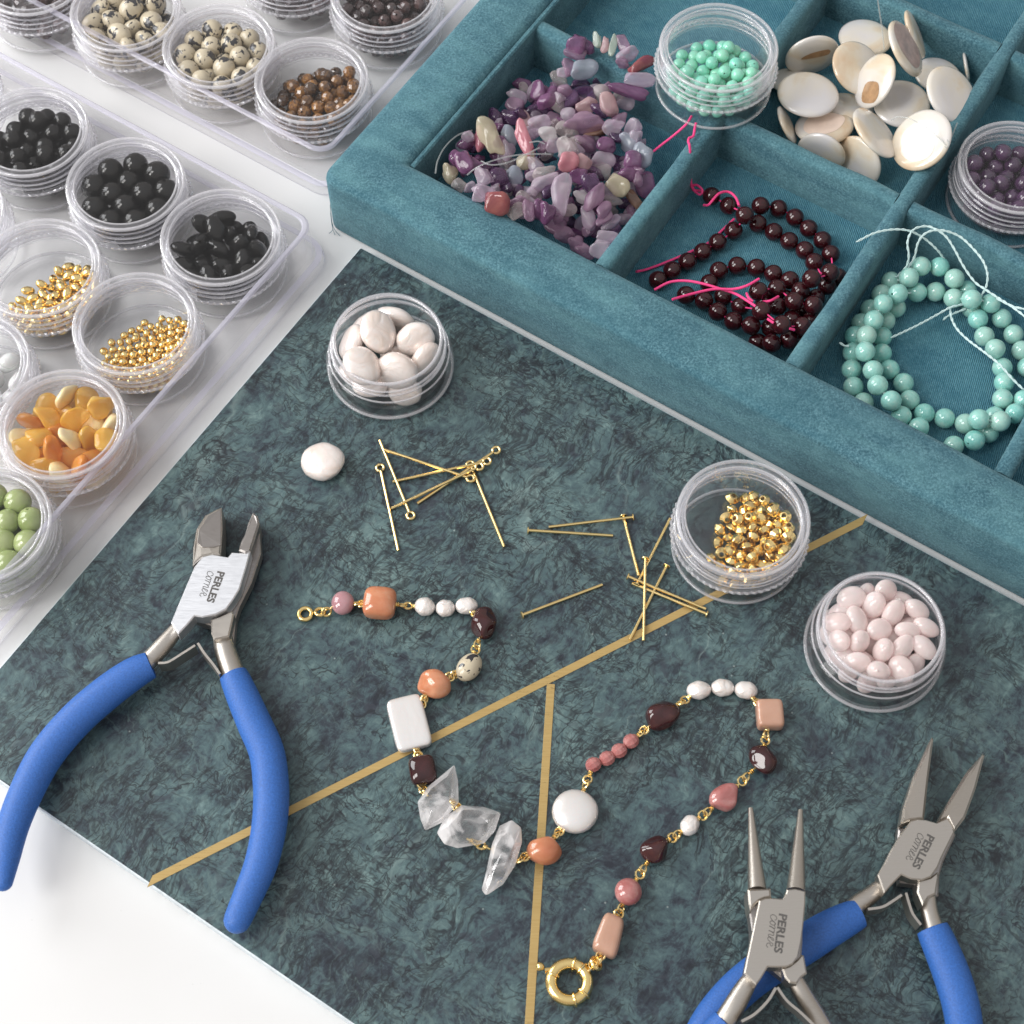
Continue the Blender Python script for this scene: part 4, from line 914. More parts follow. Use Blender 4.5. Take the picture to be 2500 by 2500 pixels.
for i in range(230):
    x = rgc.uniform(150, 1680); y = rgc.uniform(480, 1850)
    h = rgc.uniform(9, 20)
    if x < 700 and y < 700 + (700 - x) * .5: continue
    if y > 1350 + (x - 300) * .45 or (x > 1500 and y < 800): continue
    if x > 1250 and y > 1300: h = rgc.uniform(7, 10)
    p = at(*CC(x, y), h); a_, b_ = ab(p)
    if not (LIM[0] + 3 < a_ < LIM[1] - 3 and LIM[2] + 3 < b_ < LIM[3] - 4): continue
    chip(p, rgc.uniform(2.5, 4.2), rgc.uniform(1.7, 2.8), randq(rgc), keys[int(rgc.integers(len(keys)))], cs_)
for pts in [[(330, 865, 19), (220, 900, 21), (120, 990, 22), (60, 1100, 22), (42, 1200, 24)], [(290, 1215, 22), (360, 1160, 24), (470, 1110, 26), (640, 1065, 27), (800, 1050, 27), (950, 1052, 26)],
            [(400, 1105, 24), (480, 1135, 25), (600, 1120, 26), (720, 1070, 26), (860, 1000, 25)], [(780, 960, 24), (850, 950, 25), (900, 970, 25)]]:
    cord(pts, CC, 0.22, NYLON, cs_, 'nylon_thread')
# ================================================================== necklace
nk = thing('bead_necklace', 'unfinished gold wire necklace of mixed stones, pearls and crystals winding over the marble', 'necklace', tuple(at(1250, 1850, BT)))
def gframe(x, y, a, b, an, h):
    """stone lying on the board: returns centre, half sizes (mm), rotation about z"""
    c = at(x, y, h); t = R(an)
    A = at(x + a * math.cos(t), y + a * math.sin(t), h) - c; Bv = at(x - b * math.sin(t), y + b * math.cos(t), h) - c
    la = np.linalg.norm(A); d = A / la; lb = abs(d[0] * Bv[1] - d[1] * Bv[0])
    return c, la, lb, math.atan2(A[1], A[0])
ns = [stone(70 + s, 7, .76, .20, 4, 6) for s in range(8)]
rb = {}
def nbead(kind, x, y, a, b, an, matl, name, si=0, thick=None, label=None):
    m_ = {'s': 1}
    t0 = (a + b) / 2 / 9.3
    th = thick if thick else min(a, b) / 9.3 * .85
    c, la, lb, rz = gframe(x, y, a, b, an, BT + th)
    th = thick if thick else min(la, lb) * .82
    q = Quaternion((0, 0, 1), rz)
    if kind == 'stone': me = mesh(name, ns[si][0] * MM, ns[si][1], matl, True)
    elif kind == 'round':
        V, F = sphere_bead(.12, 32, 18); V = V[:, [2, 1, 0]] * np.array((1, -1, 1)); me = mesh(name, V * MM, F, matl, True, 50)
    elif kind == 'facet':
        V, F = sphere_bead(.14, 9, 6); V = V[:, [2, 1, 0]] * np.array((1, -1, 1)); me = mesh(name, V * MM, F, matl, False)
    elif kind == 'rice':
        V, F = sphere_bead(.10, 28, 18); V = V[:, [2, 1, 0]] * np.array((1, -1, 1))
        V = V * np.array([(1, 1 + .03 * math.cos(v[0] * 7 + si * 2), 1 + .03 * math.cos(v[0] * 7 + si * 2)) for v in V]); me = mesh(name, V * MM, F, matl, True, 50)
    elif kind == 'cushion':
        V, F = ico(4); V = np.sign(V) * np.abs(V) ** .5; V /= np.abs(V).max(0)
        V = V * np.array((1, 1, 1)); V[:, 2] *= (1 - .25 * np.clip(V[:, 0] ** 2 + V[:, 1] ** 2, 0, 1.4)); me = mesh(name, V * MM, F, matl, True)
    elif kind == 'coin': me = coin_mesh(name, matl, si, 1, 1, 1, .02)
    elif kind == 'block':
        V, F = ico(4); V = np.sign(V) * np.abs(V) ** np.array((.42, .42, .6)); V /= np.abs(V).max(0); V[:, 1] = V[:, 1] * (1 - .22 * (V[:, 0] * .5 + .5)) + .12 * V[:, 0]; me = mesh(name, V * MM, F, matl, True)
    elif kind == 'slab':
        V, F = ico(4); V = np.sign(V) * np.abs(V) ** np.array((.30, .30, .55)); V /= np.abs(V).max(0); me = mesh(name, V * MM, F, matl, True)
    o = inst(name, me, c, q, (la, lb, th), nk)
    if label: o['label'] = label
    ends = (c - la * np.array((math.cos(rz), math.sin(rz), 0)), c + la * np.array((math.cos(rz), math.sin(rz), 0)))
    return c, la, lb, rz
B_ = []
def add(kind, x, y, a, b, an, matl, nm, si=0, thick=None, label=None, link=True):
    c, la, lb, rz = nbead(kind, x, y, a, b, an, matl, nm, si, thick, label); B_.append((c, la, lb, rz, link))
add('round', 837, 1472, 28, 28, 0, ROSEL, 'stone_bead', label='round pale rose bead next to the end rings')
add('cushion', 927, 1472, 40, 36, 5, PEACH, 'stone_bead', label='orange peach bead before the three pearls')
add('rice', 1037, 1481, 25, 22, 20, PEARLW, 'pearl', 0); add('rice', 1087, 1485, 24, 20, 0, PEARLW, 'pearl', 1, link=False); add('rice', 1139, 1479, 28, 20, -3, PEARLW, 'pearl', 2, link=False)
add('stone', 1183, 1521, 43, 33, 100, GARNETS, 'stone_bead', 1, label='dark red garnet at the corner after the three pearls')
add('round', 1145, 1629, 37, 28, -55, DALM, 'stone_bead', label='cream bead with black spots')
add('stone', 1059, 1669, 41, 36, -10, PEACH, 'stone_bead', 2, label='orange bead touching the white rectangle')
add('slab', 999, 1766, 66, 45, 76, PEARLS, 'shell_bead', thick=1.7, label='large white rectangular shell bead')
add('cushion', 1032, 1881, 35, 33, 80, GARNETS, 'stone_bead', 3, label='squarish dark garnet above the crystals')
XI = len(B_)
# crystals
def crystal(pts, conv, zc, th, seed):
    rgx = np.random.default_rng(seed); P = [at(*conv(x, y), zc) for x, y in pts]; c = np.mean(P, 0); n = len(P)
    V = [p + np.array((0, 0, rgx.uniform(-.4, .4))) for p in P]; F = []
    ridge = []
    ax = P[0] - c
    tops = [c + (p - c) * rgx.uniform(.45, .68) + np.array((0, 0, th * rgx.uniform(.75, 1.05))) for p in P]
    bots = [c + (p - c) * rgx.uniform(.5, .75) - np.array((0, 0, th * rgx.uniform(.7, .95))) for p in P]
    V += tops + bots
    V.append(c + np.array((0, 0, th * .95))); V.append(c - np.array((0, 0, th * .9)))
    A = sum(P[i][0] * P[(i + 1) % n][1] - P[(i + 1) % n][0] * P[i][1] for i in range(n))
    for i in range(n):
        j = (i + 1) % n
        F += [(i, j, n + j), (i, n + j, n + i), (n + i, n + j, 3 * n), (j, i, 2 * n + i), (j, 2 * n + i, 2 * n + j), (2 * n + j, 2 * n + i, 3 * n + 1)]
    if A < 0: F = [f[::-1] for f in F]
    bm = bmesh.new(); vs = [bm.verts.new(v) for v in V]; [bm.faces.new([vs[i] for i in f]) for f in F]
    bmesh.ops.bevel(bm, geom=list(bm.edges), offset=.28, segments=2, affect='EDGES', profile=.6)
    bmesh.ops.recalc_face_normals(bm, faces=bm.faces)
    V = np.array([v.co[:] for v in bm.verts]); F = [tuple(v.index for v in f.verts) for f in bm.faces]; bm.free()
    V[:, 2] = np.maximum(V[:, 2], BT + .15)
    part('crystal', V, F, CRYST, nk, auto=25)
    return c
x1 = crystal([(665, 570), (685, 660), (688, 770), (600, 880), (510, 920), (485, 860), (470, 770), (520, 690)], N2, BT + 4.2, 3.6, 1)
x2 = crystal([(570, 930), (610, 850), (700, 785), (820, 790), (910, 825), (880, 920), (820, 985), (680, 1010), (610, 990)], N2, BT + 4.4, 3.9, 2)
x3 = crystal([(965, 858), (1015, 900), (1020, 980), (985, 1100), (920, 1200), (830, 1262), (805, 1230), (830, 1130), (860, 990), (900, 890)], N2, BT + 4.2, 3.6, 3)
add('stone', 1328, 2075, 43, 37, -12, PEACH, 'stone_bead', 4, label='orange bead beside the coin pearl')
add('coin', 1404, 1981, 57, 54, 0, PEARLS, 'pearl', 5, thick=2.6, label='large round coin pearl')
for k, (x, y) in enumerate([(1393, 573), (1465, 540), (1528, 500), (1590, 450)]):
    X, Y = N2(x, y); add('facet', X, Y, 20, 19, -35, ROSE, 'stone_bead', link=(k == 0))
add('stone', 1615, 1747, 45, 34, -35, GARNETS, 'stone_bead', 5, label='oval garnet after the four small rose beads')
add('rice', 1706, 1685, 30, 22, -5, PEARLW, 'pearl', 3); add('rice', 1764, 1679, 29, 21, 0, PEARLW, 'pearl', 4, link=False); add('rice', 1821, 1685, 29, 21, 8, PEARLW, 'pearl', 5, link=False)
add('slab', 1879, 1745, 35, 33, 85, BEIGE, 'stone_bead', thick=2.6, label='square beige pink bead')
add('stone', 1861, 1856, 38, 34, 70, GARNETS, 'stone_bead', 6, label='dark garnet below the square beige bead')
add('stone', 1770, 1948, 39, 33, -35, ROSE, 'stone_bead', 7, label='pink quartz pebble near the small pearl')
add('rice', 1684, 2015, 26, 23, -60, PEARLW, 'pearl', 1, label='single small pearl')
add('stone', 1601, 2073, 38, 33, -30, GARNETS, 'stone_bead', 0, label='dark garnet below the single pearl')
add('round', 1534, 2177, 34, 33, 60, ROSE, 'stone_bead', label='round pink bead near the clasp')
add('block', 1487, 2284, 50, 35, -68, BEIGE, 'stone_bead', 2, thick=3.0, label='long beige pink bead next to the clasp')
def link_mesh(p, q, r=.30, lr=1.15):
    d = q - p; L = np.linalg.norm(d); d = d / L; z = np.array((0, 0, 1.0)); s = np.cross(d, z); s /= np.linalg.norm(s)
    out = []; mid = (p + q) / 2
    for e, sg, w in ((p, 1, z * .8 + s * .6), (q, -1, s * .9 + z * .35)):
        w = w / np.linalg.norm(w); n_ = np.cross(d, w)
        lc = mid - d * sg * lr * .62
        P = [lc + lr * (math.cos(t) * d + math.sin(t) * w) for t in np.linspace(math.pi * (0 if sg < 0 else 1), math.pi * (2 if sg < 0 else 3), 18)]
        st = lc - d * sg * lr
        P = [e - d * sg * .9] + [e] + P if True else P
        out.append(tube(catmull([e - d * sg * 1.0, e, st], .4)[:-1] + P[2:], r, 6))
        for k in range(2):
            out.append(torus(e + d * sg * (.15 + .5 * k), d + .2 * w, .52, .26, 10, 5))
    return merge(out)
def edge_pt(bd, toward):
    c, la, lb, rz, _ = bd; v = toward - c; v[2] = 0; v = v / np.linalg.norm(v); t = math.atan2(v[1], v[0]) - rz
    r_ = 1 / math.sqrt((math.cos(t) / la) ** 2 + (math.sin(t) / lb) ** 2); return c + v * r_ * .97
def mk_link(p, q, name='wire_link'):
    p = p.copy(); q = q.copy(); zz = BT + 1.9; p[2] = (p[2] + zz) / 2; q[2] = (q[2] + zz) / 2
    V, F = link_mesh(p, q); part(name, V, F, WIRE, nk)
for i in range(1, len(B_)):
    if i == XI or not B_[i][4]: continue
    a, b = B_[i - 1], B_[i]
    mk_link(edge_pt(a, b[0]), edge_pt(b, a[0]))
for k, (a, b) in enumerate([((1021, 1908), (1040, 1935)), ((1105, 1955), (1118, 1972)), ((1148, 2050), (1188, 2068)), ((1262, 2102), (1290, 2085))]):
    mk_link(at(*a, BT + 3), at(*b, BT + 3))
def ring(px, py, rpx, t, z, name, ax=(0, 0, 1), n=28, k=10, matl=GOLD):
    c = at(px, py, z); rr = rpx / pxmm(c); V, F = torus(c, ax, rr, t, n, k); return part(name, V, F, matl, nk), c, rr
ring(745, 1499, 15.5, .62, BT + 1.0, 'end_ring'); ring(781, 1494, 11, .5, BT + 1.4, 'end_ring', (.1, .3, 1)); ring(797, 1494, 11, .36, BT + 2.0, 'end_ring', (.3, -.8, .6))
V, F = tube(catmull([at(795, 1490, BT + 2), at(808, 1485, BT + 2.6), at(815, 1478, BT + 2.6)], .5), .32, 6); part('wire_link', V, F, WIRE, nk)
_, cc, rr = ring(1390, 2397, 44, 1.45, BT + 2.2, 'spring_ring_clasp', n=56, k=16)
for an in (75, 45, 160, -40, -75): 
    t = R(an); p = cc + rr * np.array((math.cos(t), math.sin(t), 0)); tg = np.array((-math.sin(t), math.cos(t), 0)); V, F = torus(p, tg, 1.62, .34, 20, 8); part('clasp_band', V, F, GOLD, nk)
V, F = tube([cc + np.array((-rr * .62, rr * .72, .2)), at(1330, 2368, BT + 2.6)], .5, 8)
V2, F2 = ico(2); pk = at(1319, 2360, BT + 2.6); V, F = merge([(V, F), (V2 * 1.1 + pk, F2)]); part('clasp_trigger', V, F, GOLD, nk)
mk_link(at(1424, 2372, BT + 3), at(1462, 2345, BT + 3)); V, F = torus(at(1455, 2352, BT + 3), (0.6, .3, .6), 1.5, .55, 18, 8); part('clasp_loop', V, F, GOLD, nk)
mk_link(at(1458, 2350, BT + 3), at(1470, 2325, BT + 3))
# ================================================================== loose pearl
c, la, lb, rz = gframe(788, 1126, 53, 44, -12, BT + 3.0)
tag(inst('coin_pearl', coin_mesh('coin_pearl', PEARL, 9, 1, 1, 1), c, Quaternion((0, 0, 1), rz), (la, lb, 3.0)), 'single loose white coin pearl lying on the bare marble', 'pearl')
# ================================================================== pins
def pin(p, q, head, label, z0=.45, z1=.45):
    P = at(*N1(*p), BT + z0); Q = at(*N1(*q), BT + z1); d = Q - P; d /= np.linalg.norm(d); out = []
    if head == 'eye':
        s = np.cross(np.array((0, 0, 1.0)), d); rr = 1.05; C = Q + d * 0
        st = C - d * rr * 1.05; t0 = tube([P, P * .5 + st * .5, st], .42, 8)
        arc = [C + rr * (math.cos(t) * d + math.sin(t) * s) for t in np.linspace(math.pi, -math.pi * .86, 22)]
        shaft = ('shaft', *t0); hd = ('eye', *tube(arc, .42, 8))
    else:
        shaft = ('shaft', *tube([P, P * .5 + Q * .5, Q], .42, 8))
        hd = ('head', *tube([Q - d * .05, Q, Q + d * .28, Q + d * .42], [.55, 1.05, 1.08, .7], 14))
    t = thing('eye_pin' if head == 'eye' else 'head_pin', label, 'eye pin' if head == 'eye' else 'head pin', tuple((P + Q) / 2 - np.array((0, 0, .4))), 'gold eye pins' if head == 'eye' else 'gold head pins')
    for nm, V, F in (shaft, hd): part(nm, V, F, WIRE, t)
pin((370, 1168), (275, 735), 'eye', 'upright gold eye pin furthest left, its loop at the top')
pin((272, 590), (435, 985), 'eye', 'gold eye pin with its loop at the lower end, second from the left', 1.1, .5)
pin((297, 640), (748, 790), 'eye', 'gold eye pin running down to the right across the pile', 1.9, 1.2)
pin((340, 808), (835, 700), 'eye', 'gold eye pin almost level, topped by the sloping one', .6, 1.6)
pin((333, 948), (795, 728), 'eye', 'gold eye pin whose shaft tip touches the leftmost pin', .9, 2.0)
pin((470, 922), (883, 642), 'eye', 'gold eye pin with its loop at the far upper right of the pile', .5, 1.2)
pin((925, 1148), (748, 718), 'eye', 'gold eye pin hanging down to the right, its loop buried in the pile', .5, .8)
pin((1158, 1045), (1597, 993), 'head', 'gold head pin nearly level at the top of its group, head on the right', .5, 1.3)
pin((1495, 1090), (1053, 1062), 'head', 'gold head pin nearly level with its head on the left', .45, .9)
pin((1630, 1300), (1550, 990), 'head', 'steep gold head pin under the end of the level one', .5, .6)
pin((1795, 1000), (1620, 1345), 'head', 'slanting gold head pin nearest the gold bead jar', 1.6, .9)
pin((1655, 1640), (1665, 1212), 'head', 'upright gold head pin ending on the brass strip', .5, 2.2)
pin((1583, 1635), (1775, 1252), 'head', 'slanting gold head pin ending on the brass strip', .5, 1.0)
pin((1440, 1347), (1022, 1505), 'head', 'gold head pin lying alone above the necklace', .45, .9)
pin((1982, 1475), (1577, 1305), 'head', 'upper of two parallel gold head pins, head on the left', .6, 1.4)
pin((1595, 1340), (1985, 1500), 'head', 'lower of two parallel gold head pins, head on the right', .8, 1.0)
# ================================================================== pliers
def outline(pts, conv, z): 
    return [at(*conv(p[0], p[1]), p[2] if len(p) > 2 else z) for p in pts]
def letters(text, p, q, z, h, parent, matl=INK):
    """bold engraved capitals along p -> q (pixels)"""
    P = at(*p, z); Q = at(*q, z); d = Q - P; L = np.linalg.norm(d); d /= L
    cu = bpy.data.curves.new('lettering', 'FONT'); cu.body = text; cu.size = 1; cu.extrude = .01; cu.offset = .032; cu.resolution_u = 3
    ob = bpy.data.objects.new('tmp', cu); COL.objects.link(ob)
    dg = bpy.context.evaluated_depsgraph_get(); me = bpy.data.meshes.new_from_object(ob.evaluated_get(dg)); bpy.data.objects.remove(ob)
    V = np.array([v.co[:] for v in me.vertices]); F = [tuple(f.vertices) for f in me.polygons]
    w = V[:, 0].max() - V[:, 0].min(); V[:, 0] = (V[:, 0] - V[:, 0].min()) / w * L; V[:, 1] *= h / .70; V[:, 2] = V[:, 2] * 1.0 + .01
    up = np.array((-d[1], d[0], 0))
    W_ = P + np.outer(V[:, 0], d) + np.outer(V[:, 1], up); W_[:, 2] = z + .015 + np.clip(V[:, 2], -1, 1)
    part('lettering', W_, F, matl, parent, smooth=False)
CUR = [(.8, .72), (.62, .98), (.3, .95), (.08, .5), (.25, .06), (.6, .02), (.9, .3), (1.1, .75), (1.35, .95), (1.58, .6), (1.45, .1), (1.15, .05), (1.03, .45), (1.2, .85), (1.6, .8), (1.85, .95), (1.98, .85), (1.9, .4), (1.85, 0), (1.95, .5), (2.15, .88), (2.4, .85), (2.55, .9), (2.55, .4), (2.52, 0), (2.6, .5), (2.85, .9), (3.05, .75), (3.02, .2), (3.2, .02), (3.45, .35), (3.7, .75), (3.72, .95), (3.5, .9), (3.38, .45), (3.5, .08), (3.8, .05), (4.1, .5), (4.25, .95), (4.5, .9), (4.6, .6), (4.3, .5), (4.35, .1), (4.75, -.05), (4.95, .25)]
def script(p, q, z, h, parent):
    P = at(*p, z); Q = at(*q, z); d = Q - P; L = np.linalg.norm(d); d /= L; up = np.array((-d[1], d[0], 0))
    pts = [P + d * (x / 5 * L) + (up * y + d * .12 * y) * h + np.array((0, 0, .03)) for x, y in CUR]
    V, F = tube(catmull(pts, .18), .075, 6, ez=.5); part('lettering', V, F, INK, parent)
def grip(pts, conv, rads, z, parent, end_flat=True, zz=None, ez=.82):
    P = [at(*conv(x, y), (zz[i] if zz else z)) for i, (x, y) in enumerate(pts)]
    Q = [np.append(p, 1.05 * r / 2.1467 / pxmm(p)) for p, r in zip(P, rads)]
    C = catmull(Q, 1.5); P = [c[:3] for c in C]; r_ = [c[3] for c in C]
    # rounded closed end
    d = P[-1] - P[-2]; d /= np.linalg.norm(d); e = P[-1]; r0 = r_[-1]
    for k in (25, 45, 62, 76, 86): P.append(e + d * r0 * math.sin(R(k))); r_.append(r0 * math.cos(R(k)))
    # open collar at the start
    s = P[0] - P[1]; s /= np.linalg.norm(s)
    P = [P[0] + s * -.6, P[0] + s * .15, P[0] + s * 0.0] + P[1:] ; r_ = [r_[0] * .55, r_[0] * .80, r_[0] * .97] + r_[1:]
    V, F = tube(P, r_, 28, ez=ez, up=np.array((0, 0, 1.0)))
    return part('grip', V, F, BLUE, parent)
def shank(pts, conv, rads, z, parent, matl=STEEL, ez=.9, zz=None):
    P = [at(*conv(x, y), (zz[i] if zz else z)) for i, (x, y) in enumerate(pts)]
    Q = [np.append(p, r / 2.1467 / pxmm(p)) for p, r in zip(P, rads)]; C = catmull(Q, 1.0)
    V, F = tube([c[:3] for c in C], [c[3] for c in C], 20, ez=ez, up=np.array((0, 0, 1.0))); return part('shank', V, F, matl, parent)
def spring(pts, conv, z, parent, hgt=5.0):
    P = catmull([at(*conv(x, y), z) for x, y in pts], .8); n = len(P); L = []
    for i, p in enumerate(P):
        d = P[min(i + 1, n - 1)] - P[max(i - 1, 0)]; d[2] = 0; d /= np.linalg.norm(d); s = np.array((-d[1], d[0], 0)) * .32; zv = np.array((0, 0, hgt))
        L.append([p - s, p + s, p + s - zv, p - s - zv])
    V, F = loft(L, cap0=True, cap1=True); part('spring', V, F, STEEL, parent, smooth=False)
def pl(name, pts, conv, z, th, matl, parent, ch=.35, **k):
    V, F = plate(outline(pts, conv, z), th, ch); return part(name, V, F, matl, parent, smooth=False, **k)
# --- side cutters, left
zt = BT + 10.5
ct = thing('side_cutters', 'open side cutting pliers with blue grips on the left of the marble board', 'pliers', tuple(at(540, 1500, BT)), 'blue handled pliers')
pl('jaw', [(1160, 940, zt - 3), (1130, 950, zt - 2.6), (1075, 980, zt - 2), (1030, 1050, zt - 1), (1012, 1150, zt), (1008, 1245, zt), (1060, 1200, zt), (1110, 1187, zt), (1155, 1190, zt), (1160, 1140, zt - .5), (1164, 1050, zt - 1.6)], C2, zt, 8, STEEL, ct, .5)
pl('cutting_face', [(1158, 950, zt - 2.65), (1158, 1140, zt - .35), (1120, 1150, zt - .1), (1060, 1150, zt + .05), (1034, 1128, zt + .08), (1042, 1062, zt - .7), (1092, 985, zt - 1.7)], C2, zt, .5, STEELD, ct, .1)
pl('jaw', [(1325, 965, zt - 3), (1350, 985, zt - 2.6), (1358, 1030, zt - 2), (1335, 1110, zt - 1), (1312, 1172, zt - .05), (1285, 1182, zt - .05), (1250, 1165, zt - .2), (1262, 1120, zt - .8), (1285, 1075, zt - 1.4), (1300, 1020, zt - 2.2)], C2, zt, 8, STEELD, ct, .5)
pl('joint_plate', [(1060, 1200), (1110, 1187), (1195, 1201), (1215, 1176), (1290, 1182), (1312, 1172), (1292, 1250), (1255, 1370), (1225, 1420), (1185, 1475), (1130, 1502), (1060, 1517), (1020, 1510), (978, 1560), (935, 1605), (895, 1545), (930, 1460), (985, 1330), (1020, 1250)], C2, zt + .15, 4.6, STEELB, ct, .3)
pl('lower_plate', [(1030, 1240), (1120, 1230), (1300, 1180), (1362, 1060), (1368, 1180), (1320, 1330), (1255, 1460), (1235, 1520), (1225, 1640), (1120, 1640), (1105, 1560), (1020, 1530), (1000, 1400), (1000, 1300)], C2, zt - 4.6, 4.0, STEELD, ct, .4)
pl('shoulder', [(1105, 1528), (1150, 1512), (1215, 1482), (1226, 1500), (1200, 1618), (1120, 1636), (1106, 1600)], C2, zt - 1.2, 6, STEEL, ct, .4)
shank([(1165, 1600), (1180, 1690), (1225, 1830), (1240, 1900)], C2, [50, 56, 62, 50], BT + 5.5, ct)
shank([(935, 1570), (860, 1660), (790, 1735), (720, 1800)], C2, [38, 48, 50, 46], BT + 5.5, ct)
spring([(828, 1757), (880, 1752), (950, 1710), (1022, 1664)], C2, zt - 2, ct); spring([(1152, 1815), (1118, 1765), (1070, 1705), (1036, 1652)], C2, zt - 2, ct)
grip([(790, 50), (700, 95), (560, 195), (400, 335), (250, 510), (150, 690), (70, 890), (30, 1080), (18, 1185)], C3, [72, 84, 90, 92, 92, 88, 82, 68, 50], BT + 6, ct, zz=[BT + 6.5, BT + 6.3, BT + 6, BT + 5.6, BT + 5.4, BT + 5.6, BT + 6.2, BT + 7, BT + 7.6])
grip([(1222, 100), (1265, 200), (1330, 350), (1395, 500), (1418, 650), (1420, 800), (1402, 950), (1365, 1100), (1308, 1240), (1245, 1385)], C3, [72, 80, 86, 88, 90, 90, 88, 84, 78, 70], BT + 5.6, ct)
letters('PERLES', C2(1142, 1275), C2(1082, 1435), zt + .17, 2.0, ct); script(C2(1090, 1272), C2(1046, 1408), zt + .17, 1.7, ct)
# --- chain nose pliers, right
zt = BT + 10
cn = thing('chain_nose_pliers', 'pointed flat jawed pliers with blue grips at the right photo edge', 'pliers', tuple(at(2200, 2150, BT)), 'blue handled pliers')
pl('jaw', [(1453, 423, zt - 4.5), (1460, 434, zt - 4.4), (1432, 650, zt - 2), (1410, 856, zt), (1340, 864, zt), (1285, 882, zt), (1300, 800, zt - .8), (1352, 640, zt - 2.4), (1430, 470, zt - 4)], N3, zt, 5.2, STEEL, cn, .6)
pl('jaw', [(1720, 510, zt - 4.5), (1728, 521, zt - 4.4), (1680, 700, zt - 2.5), (1625, 850, zt - .8), (1567, 926, zt - .05), (1530, 852, zt - .05), (1475, 876, zt - .05), (1540, 760, zt - 1.2), (1640, 600, zt - 3.2)], N3, zt, 5.2, STEEL, cn, .6)
pl('joint_plate', [(1340, 866), (1375, 857), (1420, 860), (1475, 876), (1530, 852), (1558, 890), (1567, 926), (1530, 1000), (1500, 1060), (1480, 1110), (1445, 1160), (1400, 1177), (1340, 1172), (1290, 1150), (1240, 1200), (1200, 1247), (1165, 1150), (1200, 1090), (1240, 1010), (1290, 930)], N3, zt + .15, 4.4, STEEL, cn, .3)
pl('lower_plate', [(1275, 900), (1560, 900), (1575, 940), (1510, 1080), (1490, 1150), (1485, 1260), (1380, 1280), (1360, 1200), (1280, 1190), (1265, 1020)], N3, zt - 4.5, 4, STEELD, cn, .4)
pl('shoulder', [(1378, 1180), (1440, 1165), (1482, 1132), (1484, 1165), (1470, 1250), (1432, 1268), (1402, 1312), (1372, 1240)], N3, zt - 1.0, 6, STEEL, cn, .4)
shank([(1425, 1260), (1435, 1340), (1460, 1440), (1475, 1520)], N3, [44, 46, 52, 48], BT + 5, cn); shank([(1195, 1200), (1130, 1255), (1060, 1305), (990, 1370)], N3, [40, 46, 50, 46], BT + 5, cn)
spring([(1115, 1330), (1190, 1318), (1240, 1290), (1292, 1255)], N3, zt - 2, cn); spring([(1392, 1412), (1350, 1355), (1330, 1300), (1314, 1244)], N3, zt - 2, cn)
grip([(1068, 1352), (1000, 1385), (900, 1440), (780, 1515), (640, 1600), (500, 1695), (390, 1795), (290, 1920), (220, 2060), (180, 2220)], N3, [74, 84, 92, 96, 98, 98, 96, 94, 90, 70], BT + 5.3, cn, zz=[BT + 5.4] * 3 + [BT + 5] * 7)
grip([(1452, 1432), (1500, 1540), (1555, 1680), (1600, 1830), (1622, 1980), (1620, 2150), (1590, 2330)], N3, [84, 90, 94, 94, 92, 90, 74], BT + 5.3, cn)
letters('PERLES', N3(1428, 935), N3(1345, 1105), zt + .17, 1.9, cn); script(N3(1380, 925), N3(1312, 1068), zt + .17, 1.6, cn)
# --- round nose pliers
zt = BT + 19
rn = thing('round_nose_pliers', 'pliers with two slim round cone jaws resting across the other blue grip', 'pliers', tuple(at(1900, 2350, BT)), 'blue handled pliers')
def cone(p, q, rp, rq, zp, zq):
    P = at(*N3(*p), zp); Q = at(*N3(*q), zq); L = np.linalg.norm(Q - P); a = rp / 2.1467 / pxmm(P); b = rq / 2.1467 / pxmm(Q); d = (Q - P) / L
    V, F = tube([P - d * .15, P, P + d * .3, (P + Q) / 2, Q], [a * .7, a * .95, a, (a + b) / 2, b], 28); part('jaw', V, F, STEEL, rn)
cone((500, 803), (534, 1235), 13, 50, BT + 9, zt - 4.4); cone((761, 812), (736, 1240), 13, 50, BT + 9, zt - 4.4)
pl('jaw_base', [(484, 1224), (604, 1220), (609, 1268), (575, 1273), (545, 1286), (520, 1308), (498, 1338), (490, 1300)], N3, zt - .1, 8, STEEL, rn, .5)
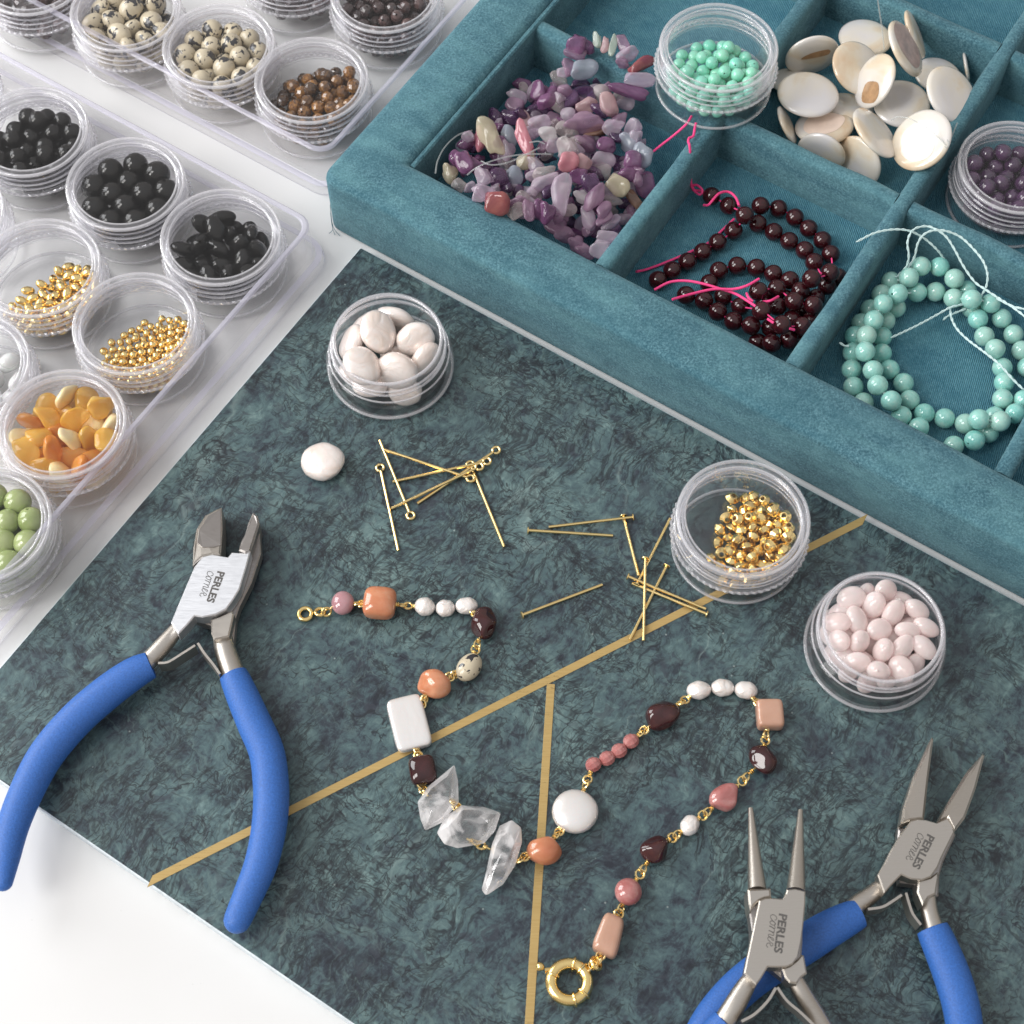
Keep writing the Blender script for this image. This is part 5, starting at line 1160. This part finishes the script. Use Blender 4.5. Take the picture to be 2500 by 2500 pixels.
pl('jaw_side', [(490, 1325), (520, 1300), (546, 1286), (540, 1340), (520, 1420), (508, 1480), (500, 1400)], N3, zt - 2.5, 5.5, STEELD, rn, .4)
pl('joint_plate', [(545, 1284), (575, 1272), (610, 1270), (668, 1275), (684, 1250), (690, 1226), (735, 1222), (787, 1235), (786, 1300), (777, 1400), (765, 1500), (748, 1580), (720, 1618), (690, 1632), (640, 1634), (590, 1633), (556, 1690), (528, 1728), (465, 1665), (478, 1600), (500, 1500), (520, 1400)], N3, zt + .15, 4.6, STEEL, rn, .3)
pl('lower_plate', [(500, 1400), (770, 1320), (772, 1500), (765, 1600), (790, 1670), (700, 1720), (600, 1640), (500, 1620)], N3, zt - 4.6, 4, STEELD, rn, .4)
pl('shoulder', [(664, 1640), (700, 1628), (740, 1598), (768, 1566), (780, 1572), (796, 1665), (765, 1688), (742, 1722), (704, 1716), (680, 1688)], N3, zt - 1.0, 6, STEEL, rn, .4)
shank([(725, 1690), (770, 1770), (830, 1870), (900, 1990)], N3, [46, 50, 54, 54], 0, rn, zz=[zt - 5, zt - 6, zt - 8, zt - 10]); shank([(500, 1690), (455, 1765), (400, 1860), (340, 1950)], N3, [42, 52, 58, 56], 0, rn, zz=[zt - 5, zt - 5.5, zt - 6, zt - 7])
spring([(452, 1918), (520, 1880), (590, 1810), (632, 1742)], N3, zt - 2.5, rn, 4.5); spring([(640, 1740), (690, 1810), (760, 1870), (832, 1940)], N3, zt - 2.5, rn, 4.5)
grip([(375, 1925), (300, 2010), (210, 2120), (130, 2260), (80, 2420)], N3, [80, 88, 92, 90, 76], 0, rn, zz=[zt - 6.5, zt - 8, zt - 9.5, BT + 7, BT + 5.5])
grip([(880, 1990), (960, 2120), (1020, 2270), (1050, 2440)], N3, [84, 90, 92, 80], 0, rn, zz=[zt - 10, zt - 11.5, BT + 6, BT + 5.5])
letters('PERLES', N3(650, 1352), N3(622, 1556), zt + .17, 1.9, rn); script(N3(606, 1352), N3(582, 1530), zt + .17, 1.5, rn)
